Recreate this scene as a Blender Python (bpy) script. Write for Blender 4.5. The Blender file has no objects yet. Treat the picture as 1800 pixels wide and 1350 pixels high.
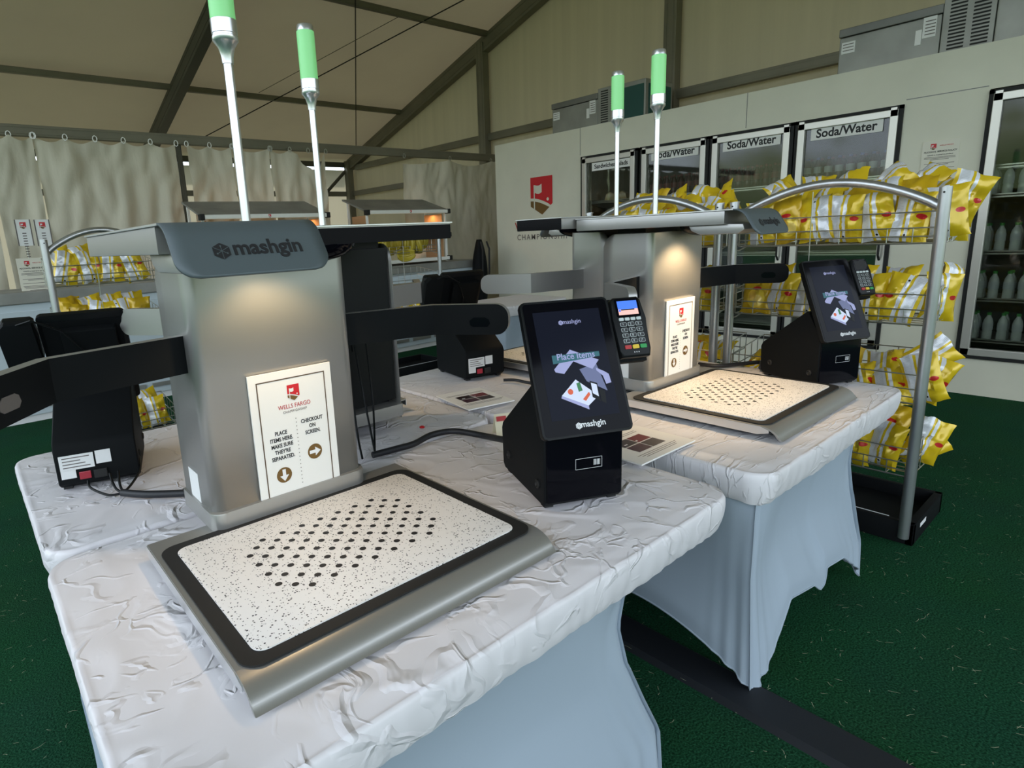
import bpy, bmesh, math, random
from mathutils import Vector, Matrix, noise
PI=math.pi
random.seed(7)
SC=bpy.context.scene
COL=SC.collection
# ------------------------------------------------------------ camera
F,PX,PY=1048.0,787.0,641.0
HC=1.42
def _cam_rows():
    p,r,y=[math.radians(a) for a in (12.2,2.82,39.0)]
    cp,sp=math.cos(p),math.sin(p)
    f=Vector((0,cp,-sp)); rt=Vector((1,0,0)); d=f.cross(rt)
    cr,sr=math.cos(r),math.sin(r)
    r2=cr*rt+sr*d; d2=-sr*rt+cr*d
    rz=Matrix.Rotation(-y,3,'Z')
    return rz@r2, rz@d2, rz@f
RT,DN,FW=_cam_rows()
cam=bpy.data.cameras.new('camera'); camo=bpy.data.objects.new('camera',cam); COL.objects.link(camo)
cam.sensor_width=36; cam.sensor_fit='HORIZONTAL'; cam.lens=F/1800*36
cam.shift_x=(900-PX)/1800; cam.shift_y=-(675-PY)/1800
cam.clip_start=0.02; cam.clip_end=100
m3=Matrix((RT,-DN,-FW)).transposed()
camo.matrix_world=Matrix.Translation((0,0,HC))@m3.to_4x4()
SC.camera=camo
def ray(x,y): return RT*((x-PX)/F)+DN*((y-PY)/F)+FW
def at(x,y,z=None,X=None,Y=None):
    d=ray(x,y)
    t=(z-HC)/d.z if z is not None else (X/d.x if X is not None else Y/d.y)
    return Vector((0,0,HC))+d*t
# ------------------------------------------------------------ world + exposure
SC.view_settings.view_transform='Standard'
SC.view_settings.look='None'
SC.view_settings.gamma=1
SC.view_settings.use_curve_mapping=False
SC.view_settings.exposure=0.14
W=bpy.data.worlds.new('world'); SC.world=W; W.use_nodes=True
wn=W.node_tree; wn.nodes.clear()
def wnode(t): return wn.nodes.new(t)
wo=wnode('ShaderNodeOutputWorld'); wb=wnode('ShaderNodeBackground'); wn.links.new(wb.outputs[0],wo.inputs[0])
tc=wnode('ShaderNodeTexCoord'); sx=wnode('ShaderNodeSeparateXYZ'); wn.links.new(tc.outputs['Generated'],sx.inputs[0])
nz=wnode('ShaderNodeTexNoise'); nz.inputs['Scale'].default_value=9; nz.inputs['Detail'].default_value=6
wn.links.new(tc.outputs['Generated'],nz.inputs['Vector'])
ad=wnode('ShaderNodeMath'); ad.operation='MULTIPLY_ADD'; ad.inputs[1].default_value=0.28; wn.links.new(nz.outputs[0],ad.inputs[0]); wn.links.new(sx.outputs['Z'],ad.inputs[2])
rp=wnode('ShaderNodeValToRGB'); wn.links.new(ad.outputs[0],rp.inputs[0])
e=rp.color_ramp.elements
e[0].position=0.05; e[0].color=(0.10,0.12,0.08,1)
e[1].position=0.25; e[1].color=(0.82,0.93,1.06,1)
q=e.new(0.15); q.color=(0.16,0.22,0.10,1)
q=e.new(0.20); q.color=(0.36,0.42,0.28,1)
wn.links.new(rp.outputs[0],wb.inputs[0]); wb.inputs[1].default_value=2.7
# high sun beyond the far walls, added so the tent's translucent fabric glows
sun=bpy.data.lights.new('sun','SUN'); sun.energy=9.0; sun.angle=0.03; sun.color=(1,0.94,0.86)
so=bpy.data.objects.new('sun',sun); COL.objects.link(so)
so.rotation_euler=Vector((-0.35,-0.5,-0.95)).to_track_quat('-Z','Y').to_euler()
# ------------------------------------------------------------ materials
def lin(c):
    c=c/255
    return c/12.92 if c<=0.04045 else ((c+0.055)/1.055)**2.4
def rgb(r,g,b): return (lin(r),lin(g),lin(b),1)
MATS={}
def mat(name,col,rough=0.5,metal=0.0,bump=None,emit=None,spec=0.5,coat=0,vary=None,aniso=0,trans=0,alpha=1):
    if name in MATS: return MATS[name]
    m=bpy.data.materials.new(name); m.use_nodes=True; MATS[name]=m
    nt=m.node_tree; b=nt.nodes['Principled BSDF']
    b.inputs['Base Color'].default_value=col; b.inputs['Roughness'].default_value=rough
    b.inputs['Metallic'].default_value=metal; b.inputs['Specular IOR Level'].default_value=spec
    b.inputs['Coat Weight'].default_value=coat
    if alpha<1: b.inputs['Alpha'].default_value=alpha
    if emit: b.inputs['Emission Color'].default_value=emit[0]; b.inputs['Emission Strength'].default_value=emit[1]
    tcn=nt.nodes.new('ShaderNodeTexCoord')
    if vary:  # scale, (sx,sy,sz), amount
        mp=nt.nodes.new('ShaderNodeMapping'); mp.inputs['Scale'].default_value=vary[1]
        n=nt.nodes.new('ShaderNodeTexNoise'); n.inputs['Scale'].default_value=vary[0]; n.inputs['Detail'].default_value=5
        nt.links.new(tcn.outputs['Object'],mp.inputs[0]); nt.links.new(mp.outputs[0],n.inputs['Vector'])
        mr=nt.nodes.new('ShaderNodeMapRange'); mr.inputs['From Min'].default_value=.25; mr.inputs['From Max'].default_value=.75
        mr.inputs['To Min'].default_value=1-vary[2]; mr.inputs['To Max'].default_value=1+vary[2]
        nt.links.new(n.outputs[0],mr.inputs[0])
        mx=nt.nodes.new('ShaderNodeMix'); mx.data_type='RGBA'; mx.blend_type='MULTIPLY'; mx.inputs[0].default_value=1
        mx.inputs[6].default_value=col; nt.links.new(mr.outputs[0],mx.inputs[7]); nt.links.new(mx.outputs[2],b.inputs['Base Color'])
    if bump:  # scale, strength, dist, (sx,sy,sz)
        mp=nt.nodes.new('ShaderNodeMapping'); mp.inputs['Scale'].default_value=bump[3]
        n=nt.nodes.new('ShaderNodeTexNoise'); n.inputs['Scale'].default_value=bump[0]; n.inputs['Detail'].default_value=4
        nt.links.new(tcn.outputs['Object'],mp.inputs[0]); nt.links.new(mp.outputs[0],n.inputs['Vector'])
        bp=nt.nodes.new('ShaderNodeBump'); bp.inputs['Strength'].default_value=bump[1]; bp.inputs['Distance'].default_value=bump[2]
        nt.links.new(n.outputs[0],bp.inputs['Height']); nt.links.new(bp.outputs[0],b.inputs['Normal'])
    return m
ALU=mat('brushed_aluminium',(0.40,0.395,0.38,1),0.36,0.68,bump=(60,0.05,0.001,(1,1,30)))
ALUL=mat('bright_aluminium',(0.75,0.76,0.78,1),0.28,0.9)
ALUD=mat('visor_grey',rgb(88,98,102),0.5,0.2)
STEEL=mat('steel_tube',(0.50,0.51,0.53,1),0.33,0.9,vary=(14,(1,1,.3),.2))
WIRE=mat('chrome_wire',(0.55,0.55,0.53,1),0.28,0.9)
BLK=mat('black_plastic',(0.004,0.005,0.006,1),0.42,spec=.22)
BLKM=mat('black_powder_coat',(0.006,0.007,0.008,1),0.6,spec=.10,bump=(400,.1,.0005,(1,1,1)))
GLOSS=mat('gloss_black',(0.003,0.003,0.005,1),0.08,spec=.09)
DKIN=mat('dark_inner_face',(0.004,0.004,0.005,1),0.6,spec=.15)
PAPER=mat('white_board',(0.82,0.81,0.78,1),0.55)
PAPERE=mat('sticker_white',(0.8,0.8,0.8,1),0.45)
INK=mat('ink_black',(0.012,0.012,0.014,1),0.6)
INKG=mat('ink_grey',(0.14,0.12,0.11,1),0.6)
RED=mat('logo_red',rgb(200,28,38),0.5)
REDT=mat('text_red',rgb(176,44,48),0.5)
GOLD=mat('logo_bronze',rgb(112,82,34),0.5)
BROWN=mat('border_brown',rgb(88,70,52),0.5)
WHT=mat('white_ink',(0.8,0.8,0.82,1),0.5)
PANEL=mat('cooler_panel',(0.70,0.68,0.56,1),0.5,vary=(2.5,(1,1,1),.06))
GALV=mat('galvanised_metal',(0.30,0.30,0.28,1),0.5,0.5,vary=(3,(1,1,1),.25))
GALVD=mat('galvanised_lid',(0.20,0.20,0.19,1),0.5,0.5,vary=(3,(1,1,1),.2))
TEAL=mat('teal_fin_coil',(0.01,0.07,0.06,1),0.6)
FRAME=mat('door_frame_metal',(0.62,0.60,0.55,1),0.35,0.6)
RUB=mat('black_rubber',(0.008,0.008,0.008,1),0.7)
CUR=None
def fabric(name,col,streak,tr=0.0,sc=(6,6,.35),amt=.12,bstr=.3):
    m=mat(name,col,0.85,vary=(streak,sc,amt),bump=(streak*2,bstr,.02,sc))
    if tr>0:
        nt=m.node_tree; out=[n for n in nt.nodes if n.type=='OUTPUT_MATERIAL'][0]; b=nt.nodes['Principled BSDF']
        t=nt.nodes.new('ShaderNodeBsdfTranslucent'); t.inputs[0].default_value=col
        mx=nt.nodes.new('ShaderNodeMixShader'); mx.inputs[0].default_value=tr
        nt.links.new(b.outputs[0],mx.inputs[1]); nt.links.new(t.outputs[0],mx.inputs[2]); nt.links.new(mx.outputs[0],out.inputs[0])
    return m
ROOF=fabric('tent_roof_fabric',(0.53,0.49,0.39,1),1.2,.22,(1,1,1),.06,.1)
GABLE=fabric('tent_wall_fabric',(0.54,0.50,0.37,1),1.0,.22,(1,7,.25),.10,.25)
CURT=fabric('curtain_vinyl',(0.62,0.58,0.47,1),2.2,.05,(2,2,.7),.08,.5)
BEAM=mat('tent_beam_metal',(0.20,0.185,0.14,1),0.55,0.4,vary=(2,(1,1,1),.15))
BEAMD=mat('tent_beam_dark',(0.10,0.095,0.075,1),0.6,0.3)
COUNT=mat('counter_pale_blue',(0.55,0.63,0.68,1),0.5)
LEDW=mat('case_white_bar',(0.85,0.85,0.8,1),0.4)
WARM_SIDE=mat('warm_lit_side',(0.55,0.30,0.14,1),0.6)  # orange glow of the case light put into the panel colour
GLASS=None
def glassmat(name,tint,refl):
    m=bpy.data.materials.new(name); m.use_nodes=True; nt=m.node_tree; nt.nodes.clear()
    o=nt.nodes.new('ShaderNodeOutputMaterial'); t=nt.nodes.new('ShaderNodeBsdfTransparent'); t.inputs[0].default_value=tint
    g=nt.nodes.new('ShaderNodeBsdfGlossy'); g.inputs['Roughness'].default_value=.03
    f=nt.nodes.new('ShaderNodeFresnel'); f.inputs[0].default_value=1.5
    a=nt.nodes.new('ShaderNodeMath'); a.operation='MULTIPLY_ADD'; a.inputs[1].default_value=1.0; a.inputs[2].default_value=refl
    nt.links.new(f.outputs[0],a.inputs[0])
    mx=nt.nodes.new('ShaderNodeMixShader'); nt.links.new(a.outputs[0],mx.inputs[0]); nt.links.new(t.outputs[0],mx.inputs[1]); nt.links.new(g.outputs[0],mx.inputs[2]); nt.links.new(mx.outputs[0],o.inputs[0])
    return m
GLASS=glassmat('cooler_door_glass',(0.80,0.82,0.78,1),.0)
# tablecloth: crumpled thin white sheet
def clothmat(name,col,s1,stren,rough,stretch,rot=0.0,crease=True,tr=0):
    m=mat(name,col,rough,spec=.35); nt=m.node_tree; b=nt.nodes['Principled BSDF']; L=nt.links
    N=lambda t:nt.nodes.new(t)
    tcn=N('ShaderNodeTexCoord'); mp=N('ShaderNodeMapping'); mp.inputs['Scale'].default_value=stretch; mp.inputs['Rotation'].default_value=(0,0,rot)
    L.new(tcn.outputs['Object'],mp.inputs[0])
    def noisev(scale,amp,src):
        w=N('ShaderNodeTexNoise'); w.inputs['Scale'].default_value=scale; w.inputs['Detail'].default_value=3; L.new(src,w.inputs['Vector'])
        v=N('ShaderNodeVectorMath'); v.operation='MULTIPLY_ADD'; v.inputs[1].default_value=(amp,)*3; L.new(w.outputs['Color'],v.inputs[0]); L.new(src,v.inputs[2]); return v.outputs[0]
    mv=noisev(2.2,.5,mp.outputs[0]); mv2=noisev(9,.10,mv)
    n=N('ShaderNodeTexNoise'); n.noise_type='RIDGED_MULTIFRACTAL'; n.inputs['Scale'].default_value=s1; n.inputs['Detail'].default_value=6; n.inputs['Roughness'].default_value=.6
    L.new(mv,n.inputs['Vector']); h=n.outputs[0]
    if crease:
        for sc,amp,seed in ((s1*1.2,1.5,0),(s1*2.6,1.0,4.3)):
            off=N('ShaderNodeVectorMath'); off.operation='ADD'; off.inputs[1].default_value=(seed,seed*.7,0); L.new(mv2,off.inputs[0])
            v=N('ShaderNodeTexVoronoi'); v.feature='DISTANCE_TO_EDGE'; v.inputs['Scale'].default_value=sc; L.new(off.outputs[0],v.inputs['Vector'])
            mr=N('ShaderNodeMapRange'); mr.inputs['From Min'].default_value=0; mr.inputs['From Max'].default_value=.085; mr.inputs['To Min'].default_value=amp; mr.inputs['To Max'].default_value=0; L.new(v.outputs['Distance'],mr.inputs[0])
            k=N('ShaderNodeTexNoise'); k.inputs['Scale'].default_value=sc*.8; L.new(off.outputs[0],k.inputs['Vector'])
            km=N('ShaderNodeMapRange'); km.inputs['From Min'].default_value=.5; km.inputs['From Max'].default_value=.62; L.new(k.outputs[0],km.inputs[0])
            a=N('ShaderNodeMath'); a.operation='MULTIPLY_ADD'; L.new(mr.outputs[0],a.inputs[0]); L.new(km.outputs[0],a.inputs[1]); L.new(h,a.inputs[2]); h=a.outputs[0]
    bp=N('ShaderNodeBump'); bp.inputs['Strength'].default_value=stren; bp.inputs['Distance'].default_value=.0045
    L.new(h,bp.inputs['Height']); L.new(bp.outputs[0],b.inputs['Normal'])
    return m
COVER=clothmat('white_table_cover',(0.76,0.735,0.76,1),5,.75,.40,(1,1,1.0))
COVER2=clothmat('white_table_cover_stretched',(0.74,0.72,0.74,1),5,.6,.40,(.7,3.5,1.0),.45,True)
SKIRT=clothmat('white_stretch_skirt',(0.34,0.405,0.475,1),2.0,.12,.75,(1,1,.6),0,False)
# turf
def turf():
    m=mat('green_turf',(0.014,0.085,0.035,1),0.95,spec=.05); nt=m.node_tree; b=nt.nodes['Principled BSDF']
    tcn=nt.nodes.new('ShaderNodeTexCoord')
    n=nt.nodes.new('ShaderNodeTexNoise'); n.inputs['Scale'].default_value=160; n.inputs['Detail'].default_value=3; nt.links.new(tcn.outputs['Object'],n.inputs['Vector'])
    n2=nt.nodes.new('ShaderNodeTexNoise'); n2.inputs['Scale'].default_value=2.2; n2.inputs['Detail'].default_value=4; nt.links.new(tcn.outputs['Object'],n2.inputs['Vector'])
    r=nt.nodes.new('ShaderNodeValToRGB'); nt.links.new(n.outputs[0],r.inputs[0])
    r.color_ramp.elements[0].position=.3; r.color_ramp.elements[0].color=(0.004,0.027,0.011,1)
    r.color_ramp.elements[1].position=.72; r.color_ramp.elements[1].color=(0.025,0.122,0.055,1)
    mx=nt.nodes.new('ShaderNodeMix'); mx.data_type='RGBA'; mx.blend_type='MULTIPLY'; mx.inputs[0].default_value=.45
    nt.links.new(r.outputs[0],mx.inputs[6]); nt.links.new(n2.outputs['Color'],mx.inputs[7]); nt.links.new(mx.outputs[2],b.inputs['Base Color'])
    bp=nt.nodes.new('ShaderNodeBump'); bp.inputs['Strength'].default_value=.8; bp.inputs['Distance'].default_value=.006
    nt.links.new(n.outputs[0],bp.inputs['Height']); nt.links.new(bp.outputs[0],b.inputs['Normal'])
    return m
TURF=turf()
# ------------------------------------------------------------ mesh helpers
class MB:
    def __init__(s): s.v=[]; s.f=[]; s.m=[]; s.uv=None
    def add(s,vs,fs,mi=0):
        o=len(s.v); s.v+= [tuple(v) for v in vs]; s.f+=[tuple(i+o for i in f) for f in fs]; s.m+=[mi]*len(fs); return s
    def box(s,x0,x1,y0,y1,z0,z1,mi=0,bev=0,M=None):
        bm=bmesh.new(); bmesh.ops.create_cube(bm,size=1)
        for v in bm.verts: v.co=Vector((x0+(v.co.x+.5)*(x1-x0),y0+(v.co.y+.5)*(y1-y0),z0+(v.co.z+.5)*(z1-z0)))
        if bev: bmesh.ops.bevel(bm,geom=list(bm.edges),offset=bev,segments=2,profile=.6,affect='EDGES')
        return s.bm(bm,mi,M)
    def bm(s,bm,mi=0,M=None):
        if M is not None: bmesh.ops.transform(bm,matrix=M,verts=bm.verts)
        bmesh.ops.recalc_face_normals(bm,faces=bm.faces)
        bm.verts.index_update(); s.add([v.co.copy() for v in bm.verts],[[v.index for v in f.verts] for f in bm.faces],mi); bm.free(); return s
    def prism(s,pts,a,b,axis='z',mi=0,bev=0,M=None,seg=2):
        bm=bmesh.new()
        def P(p,t):
            return (p[0],p[1],t) if axis=='z' else ((t,p[0],p[1]) if axis=='x' else (p[0],t,p[1]))
        lo=[bm.verts.new(P(p,a)) for p in pts]; hi=[bm.verts.new(P(p,b)) for p in pts]
        n=len(pts); c=[bm.faces.new(lo),bm.faces.new(hi[::-1])]
        for i in range(n): bm.faces.new((lo[i],hi[i],hi[(i+1)%n],lo[(i+1)%n]))
        if bev:
            ed=[e for e in bm.edges if any(f in c for f in e.link_faces)]
            bmesh.ops.bevel(bm,geom=ed,offset=bev,segments=seg,profile=.6,affect='EDGES')
        return s.bm(bm,mi,M)
    def tube(s,pts,r,n=8,mi=0,caps=True,closed=False):
        pts=[Vector(p) for p in pts]; k=len(pts); rs=r if isinstance(r,(list,tuple)) else [r]*k
        vs=[];fs=[]; up=None
        for i,p in enumerate(pts):
            if closed: t=(pts[(i+1)%k]-pts[i-1])
            else: t=(pts[min(i+1,k-1)]-pts[max(i-1,0)])
            t.normalize()
            if up is None: up=Vector((0,0,1)) if abs(t.z)<.9 else Vector((1,0,0))
            a=t.cross(up); 
            if a.length<1e-4: a=t.orthogonal()
            a.normalize(); b=a.cross(t).normalized(); up=b
            for j in range(n):
                g=2*PI*j/n; vs.append(p+(a*math.cos(g)+b*math.sin(g))*rs[i])
        for i in range(k if closed else k-1):
            for j in range(n):
                i2=(i+1)%k
                fs.append((i*n+j,i*n+(j+1)%n,i2*n+(j+1)%n,i2*n+j))
        if caps and not closed: fs.append(tuple(range(n-1,-1,-1))); fs.append(tuple((k-1)*n+j for j in range(n)))
        return s.add(vs,fs,mi)
    def lathe(s,prof,n=24,cx=0,cy=0,mi=0):
        vs=[];fs=[];k=len(prof)
        for (r,z) in prof:
            for j in range(n): g=2*PI*j/n; vs.append((cx+r*math.cos(g),cy+r*math.sin(g),z))
        for i in range(k-1):
            for j in range(n): fs.append((i*n+j,i*n+(j+1)%n,(i+1)*n+(j+1)%n,(i+1)*n+j))
        if prof[0][0]>1e-5: fs.append(tuple(range(n-1,-1,-1)))
        if prof[-1][0]>1e-5: fs.append(tuple((k-1)*n+j for j in range(n)))
        return s.add(vs,fs,mi)
    def grid(s,nu,nv,fn,mi=0,closeu=False):
        vs=[fn(i/(nu if closeu else nu-1),j/(nv-1)) for j in range(nv) for i in range(nu)]
        fs=[]
        for j in range(nv-1):
            for i in range(nu if closeu else nu-1):
                i2=(i+1)%nu; fs.append((j*nu+i,j*nu+i2,(j+1)*nu+i2,(j+1)*nu+i))
        return s.add(vs,fs,mi)
    def xf(s,M): s.v=[tuple(M@Vector(v)) for v in s.v]; return s
def obj(name,mb,mats,parent=None,smooth=False,loc=None,rot=None,label=None,uv=None,ang=40):
    me=bpy.data.meshes.new(name); me.from_pydata(mb.v,[],mb.f)
    mats=mats if isinstance(mats,(list,tuple)) else [mats]
    for m in mats: me.materials.append(m)
    me.polygons.foreach_set('material_index',mb.m)
    if smooth:
        me.polygons.foreach_set('use_smooth',[True]*len(mb.f))
        me.set_sharp_from_angle(angle=math.radians(ang))
    me.update()
    o=bpy.data.objects.new(name,me); COL.objects.link(o)
    if parent: o.parent=parent
    if loc: o.location=loc
    if rot: o.rotation_euler=rot
    if label: o['label']=label
    return o
def tag(o,label,cat,group=None,kind=None):
    o['label']=label; o['category']=cat
    if group: o['group']=group
    if kind: o['kind']=kind
    return o
def thing(name,label,cat,loc=(0,0,0),rz=0,group=None):
    o=bpy.data.objects.new(name,None); COL.objects.link(o); o.empty_display_size=.1
    o.location=loc; o.rotation_euler=(0,0,rz)
    return tag(o,label,cat,group)
def struct(name,mb,m,smooth=False,**k):
    o=obj(name,mb,m,smooth=smooth,**k); o['kind']='structure'; return o
def dup(root,loc,rot,label,group=None):
    r=root.copy(); COL.objects.link(r); r.location=loc; r.rotation_euler=rot; r['label']=label
    if group: r['group']=group
    for ch in list(root.children):
        c=ch.copy(); COL.objects.link(c); c.parent=r
        for g in ch.children:
            d=g.copy(); COL.objects.link(d); d.parent=c
    return r
def rrect(x0,x1,y0,y1,r,n=6,rs=None):
    rs=rs or (r,r,r,r); pts=[]
    for (cx,cy,a,rr) in ((x1-rs[0],y1-rs[0],0,rs[0]),(x0+rs[1],y1-rs[1],90,rs[1]),(x0+rs[2],y0+rs[2],180,rs[2]),(x1-rs[3],y0+rs[3],270,rs[3])):
        if rr<1e-6: pts.append((cx,cy)); continue
        for i in range(n+1):
            g=math.radians(a+90*i/n); pts.append((cx+rr*math.cos(g),cy+rr*math.sin(g)))
    return pts
TXT={}
def text_mb(s,size,align='CENTER',bold=0.0,ext=.0004,sp=1.0,line=1.0,width=1.0):
    c=bpy.data.curves.new('t','FONT'); c.body=s; c.size=size; c.align_x=align; c.align_y='CENTER'; c.offset=bold*size; c.extrude=ext
    c.space_character=sp; c.space_line=line; c.resolution_u=3
    o=bpy.data.objects.new('t',c); COL.objects.link(o)
    bpy.context.view_layer.update()
    me=bpy.data.meshes.new_from_object(o.evaluated_get(bpy.context.evaluated_depsgraph_get()))
    mb=MB(); mb.add([(v.co.x*width,v.co.y,v.co.z) for v in me.vertices],[tuple(p.vertices) for p in me.polygons])
    bpy.data.objects.remove(o); bpy.data.curves.remove(c); bpy.data.meshes.remove(me)
    return mb
def put(dst,src,M,mi=0):
    dst.add([M@Vector(v) for v in src.v],src.f,mi); return dst
def T(x,y,z): return Matrix.Translation((x,y,z))
RX=lambda a: Matrix.Rotation(a,4,'X')
RY=lambda a: Matrix.Rotation(a,4,'Y')
RZ=lambda a: Matrix.Rotation(a,4,'Z')
# frame: local text plane XY (right, up) -> on a wall. wallM(origin, right, up)
def wallM(o,r,u):
    r=Vector(r).normalized(); u=Vector(u).normalized(); n=r.cross(u)
    M=Matrix((r,u,n)).transposed().to_4x4(); M.translation=Vector(o); return M
def shield(mb,M,s,mi=(0,1,2),lift=.0006):
    """red shield with pale flag, bronze base; s = width"""
    def poly(pts,k,z):
        mb.add([M@Vector((x*s,y*s,z)) for x,y in pts],[tuple(range(len(pts)))],k)
    curve=[(.5-(i/10.0),-.28+.20*math.sin((i/10.0)*PI/2)) for i in range(11)]
    poly([(-.5,.62),(.5,.62)]+[(.5,-.30),(.42,-.36)]+[(.42-.92*i/8,-.34+.26*math.sin(i/8*PI/2)) for i in range(1,9)],mi[0],lift)
    poly([(-.5,-.16)]+[(-.5+.86*i/8,-.16-.02-.24*(1-math.cos(i/8*PI/2))) for i in range(0,9)]+[(.03,-.66),(-.5,-.36)],mi[1],lift)
    poly([(-.35,.36),(-.30,.36),(-.30,-.56),(-.35,-.56)],mi[2],lift*2)
    poly([(-.31,.36),(-.2,.33),(-.1,.33),(.02,.38),(.02,.10),(-.1,.05),(-.2,.06),(-.31,.10)],mi[2],lift*2)
    poly([(.29+.055*math.cos(a*PI/6),-.15+.055*math.sin(a*PI/6)) for a in range(12)],mi[2],lift*2)
def hexmark(mb,M,r,mi=0,mj=1):
    mb.add([M@Vector((r*math.sin(a*PI/3),r*math.cos(a*PI/3),.0005)) for a in range(6)],[(5,4,3,2,1,0)],mi)
    for a in range(6):
        g=a*PI/3; d=Vector((math.sin(g),math.cos(g),0)); p=Vector((d.y,-d.x,0)); L=r*(.95 if a%2 else .6); w=r*.03
        mb.add([M@(v+Vector((0,0,.0009))) for v in (p*w,-p*w,d*L-p*w,d*L+p*w)],[(0,1,2,3)],mj)
        if a%2==0:
            c=d*L; mb.add([M@(c+Vector((.1*r*math.cos(k*PI/4),.1*r*math.sin(k*PI/4),.0009))) for k in range(8)],[tuple(range(8))],mj)
# ------------------------------------------------------------ setting: tent
XG=7.2; YE=12.0
XL=-4.0; YF=-4.5
def roofz(y):
    return 3.12+.30*(YE-y) if y>1.5 else 3.12+.30*(YE-1.5)-.30*(1.5-y)
mb=MB(); mb.box(-14,XG+.3,-14,YE+.3,-.05,0); struct('floor',mb,TURF)
mb=MB()
for (a,b) in ((YE+.25,1.5),(1.5,YF)):
    mb.add([(XL,a,roofz(a)),(XG,a,roofz(a)),(XG,b,roofz(b)),(XL,b,roofz(b)),(XL,a,roofz(a)+.03),(XG,a,roofz(a)+.03),(XG,b,roofz(b)+.03),(XL,b,roofz(b)+.03)],[(0,1,2,3),(4,5,6,7),(0,1,5,4),(1,2,6,5),(2,3,7,6),(3,0,4,7)])
struct('ceiling',mb,ROOF)
mb=MB(); pts=[(YE,0),(YE,roofz(YE)),(1.5,roofz(1.5)),(YF,roofz(YF)),(YF,0)]
mb.prism(pts,XG,XG+.03,'x'); struct('wall_right',mb,GABLE)
mb=MB()
def wallback(u,v):
    x=XL+(XG-XL)*u; return (x,YE+.05*math.sin(x*2.3)*(1-v),2.93*v)
mb.grid(160,6,wallback); struct('wall_back',mb,GABLE,smooth=True)
# tent frame
YC=7.15; ZC=2.583
def cx(p): return at(p,262,Y=YC).x
def beam(name,label,pts,w,h,m=BEAM,cat='beam',group=None,tilt=None):
    mb=MB(); a,b=Vector(pts[0]),Vector(pts[1]); d=(b-a).normalized(); L=(b-a).length
    up=Vector((0,0,1)) if abs(d.z)<.95 else Vector((0,1,0)); s=d.cross(up).normalized(); u=s.cross(d)
    M=Matrix((s,d,u)).transposed().to_4x4(); M.translation=a
    mb.box(-w/2,w/2,0,L,-h/2,h/2,bev=.006,M=M)
    for k in (-1,1):   # track grooves along the section
        mb.box(k*w/2-.004,k*w/2+.004,0,L,-h*.30,-h*.24,M=M); mb.box(k*w/2-.004,k*w/2+.004,0,L,h*.24,h*.30,M=M)
    o=obj(name,mb,m); return tag(o,label,cat,group)
def zr(y): return roofz(y)-.16
beam('roof_rafter','dark sloping tent rafter at the upper left, behind the light poles',((2.99,YE-.2,zr(YE-.2)),(2.99,1.5,zr(1.5))),.13,.24,BEAMD,'rafter')
beam('roof_rafter','sloping tent rafter running along the end wall up to the top centre',((XG-.1,YE-.2,zr(YE-.2)),(XG-.1,1.5,zr(1.5))),.13,.22,BEAM,'rafter')
for y,l in ((9.75,'lower thin roof purlin crossing the tent ceiling behind the green lights'),(7.35,'upper thin roof purlin crossing the tent ceiling at the top')):
    beam('roof_purlin',l,((-4,y,roofz(y)-.06),(XG-.1,y,roofz(y)-.06)),.07,.08,BEAM,'purlin')
beam('curtain_rail','long horizontal tent beam from which the side curtains hang',((-4,YC,ZC),(6.98,YC,ZC)),.07,.105,BEAM,'beam')
beam('eave_beam','tent eave beam behind the gap in the curtains',((-3.9,YE-.1,3.03),(XG,YE-.1,3.03)),.10,.10,BEAMD,'beam')
beam('wall_rail','mid-height tent rail behind the gap in the curtains',((-1,YE-.1,2.42),(XG-.1,YE-.1,2.42)),.06,.10,BEAM,'beam')
beam('wall_rail','short mid-height rail on the end wall beside the tent corner',((XG-.1,8.2,2.42),(XG-.1,YE-.1,2.42)),.06,.10,BEAM,'beam')
beam('wall_rail','long pale rail crossing the end wall just above the walk-in cooler',((XG-.08,-4,2.95),(XG-.08,11.6,2.95)),.08,.11,BEAM,'beam')
beam('tent_post','tent corner post below the end of the sloping rafter',((XG-.15,YE-.2,0),(XG-.15,YE-.2,3.1)),.14,.14,BEAM,'post')
beam('tent_post','end wall post standing at the left end of the walk-in cooler',((XG-.12,7.5,0),(XG-.12,7.5,zr(7.5)+.05)),.13,.16,BEAM,'post')
beam('tent_post','end wall post rising behind the nearer green signal light',((XG-.12,4.2,0),(XG-.12,4.2,zr(4.2)+.05)),.13,.16,BEAM,'post')
beam('diagonal_brace','thin diagonal brace in the tent corner behind the curtain gap',((5.1,YE-.15,1.2),(7.0,YE-.15,2.9)),.05,.06,BEAMD,'brace')
def onroof(x,y,off=.1):
    d=ray(x,y)
    t=(3.12-off-HC+.30*YE)/(d.z+.30*d.y); return Vector((0,0,HC))+d*t
def cable(name,label,a,b,r=.008,m=RUB):
    mb=MB(); mb.tube([a,b],r,6); tag(obj(name,mb,m,smooth=True),label,'cable')
cable('bracing_cable','long black cable running diagonally across the tent ceiling',onroof(355,243),onroof(830,-8))
cable('bracing_cable','straight black cable running up and down the tent ceiling at its middle',onroof(626,258,.15),onroof(624.5,-20,.15))
cable('bracing_cable','faint thin cable crossing the ceiling behind the second green light',onroof(455,163,.2),onroof(700,30,.2),.004,BEAMD)
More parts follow.
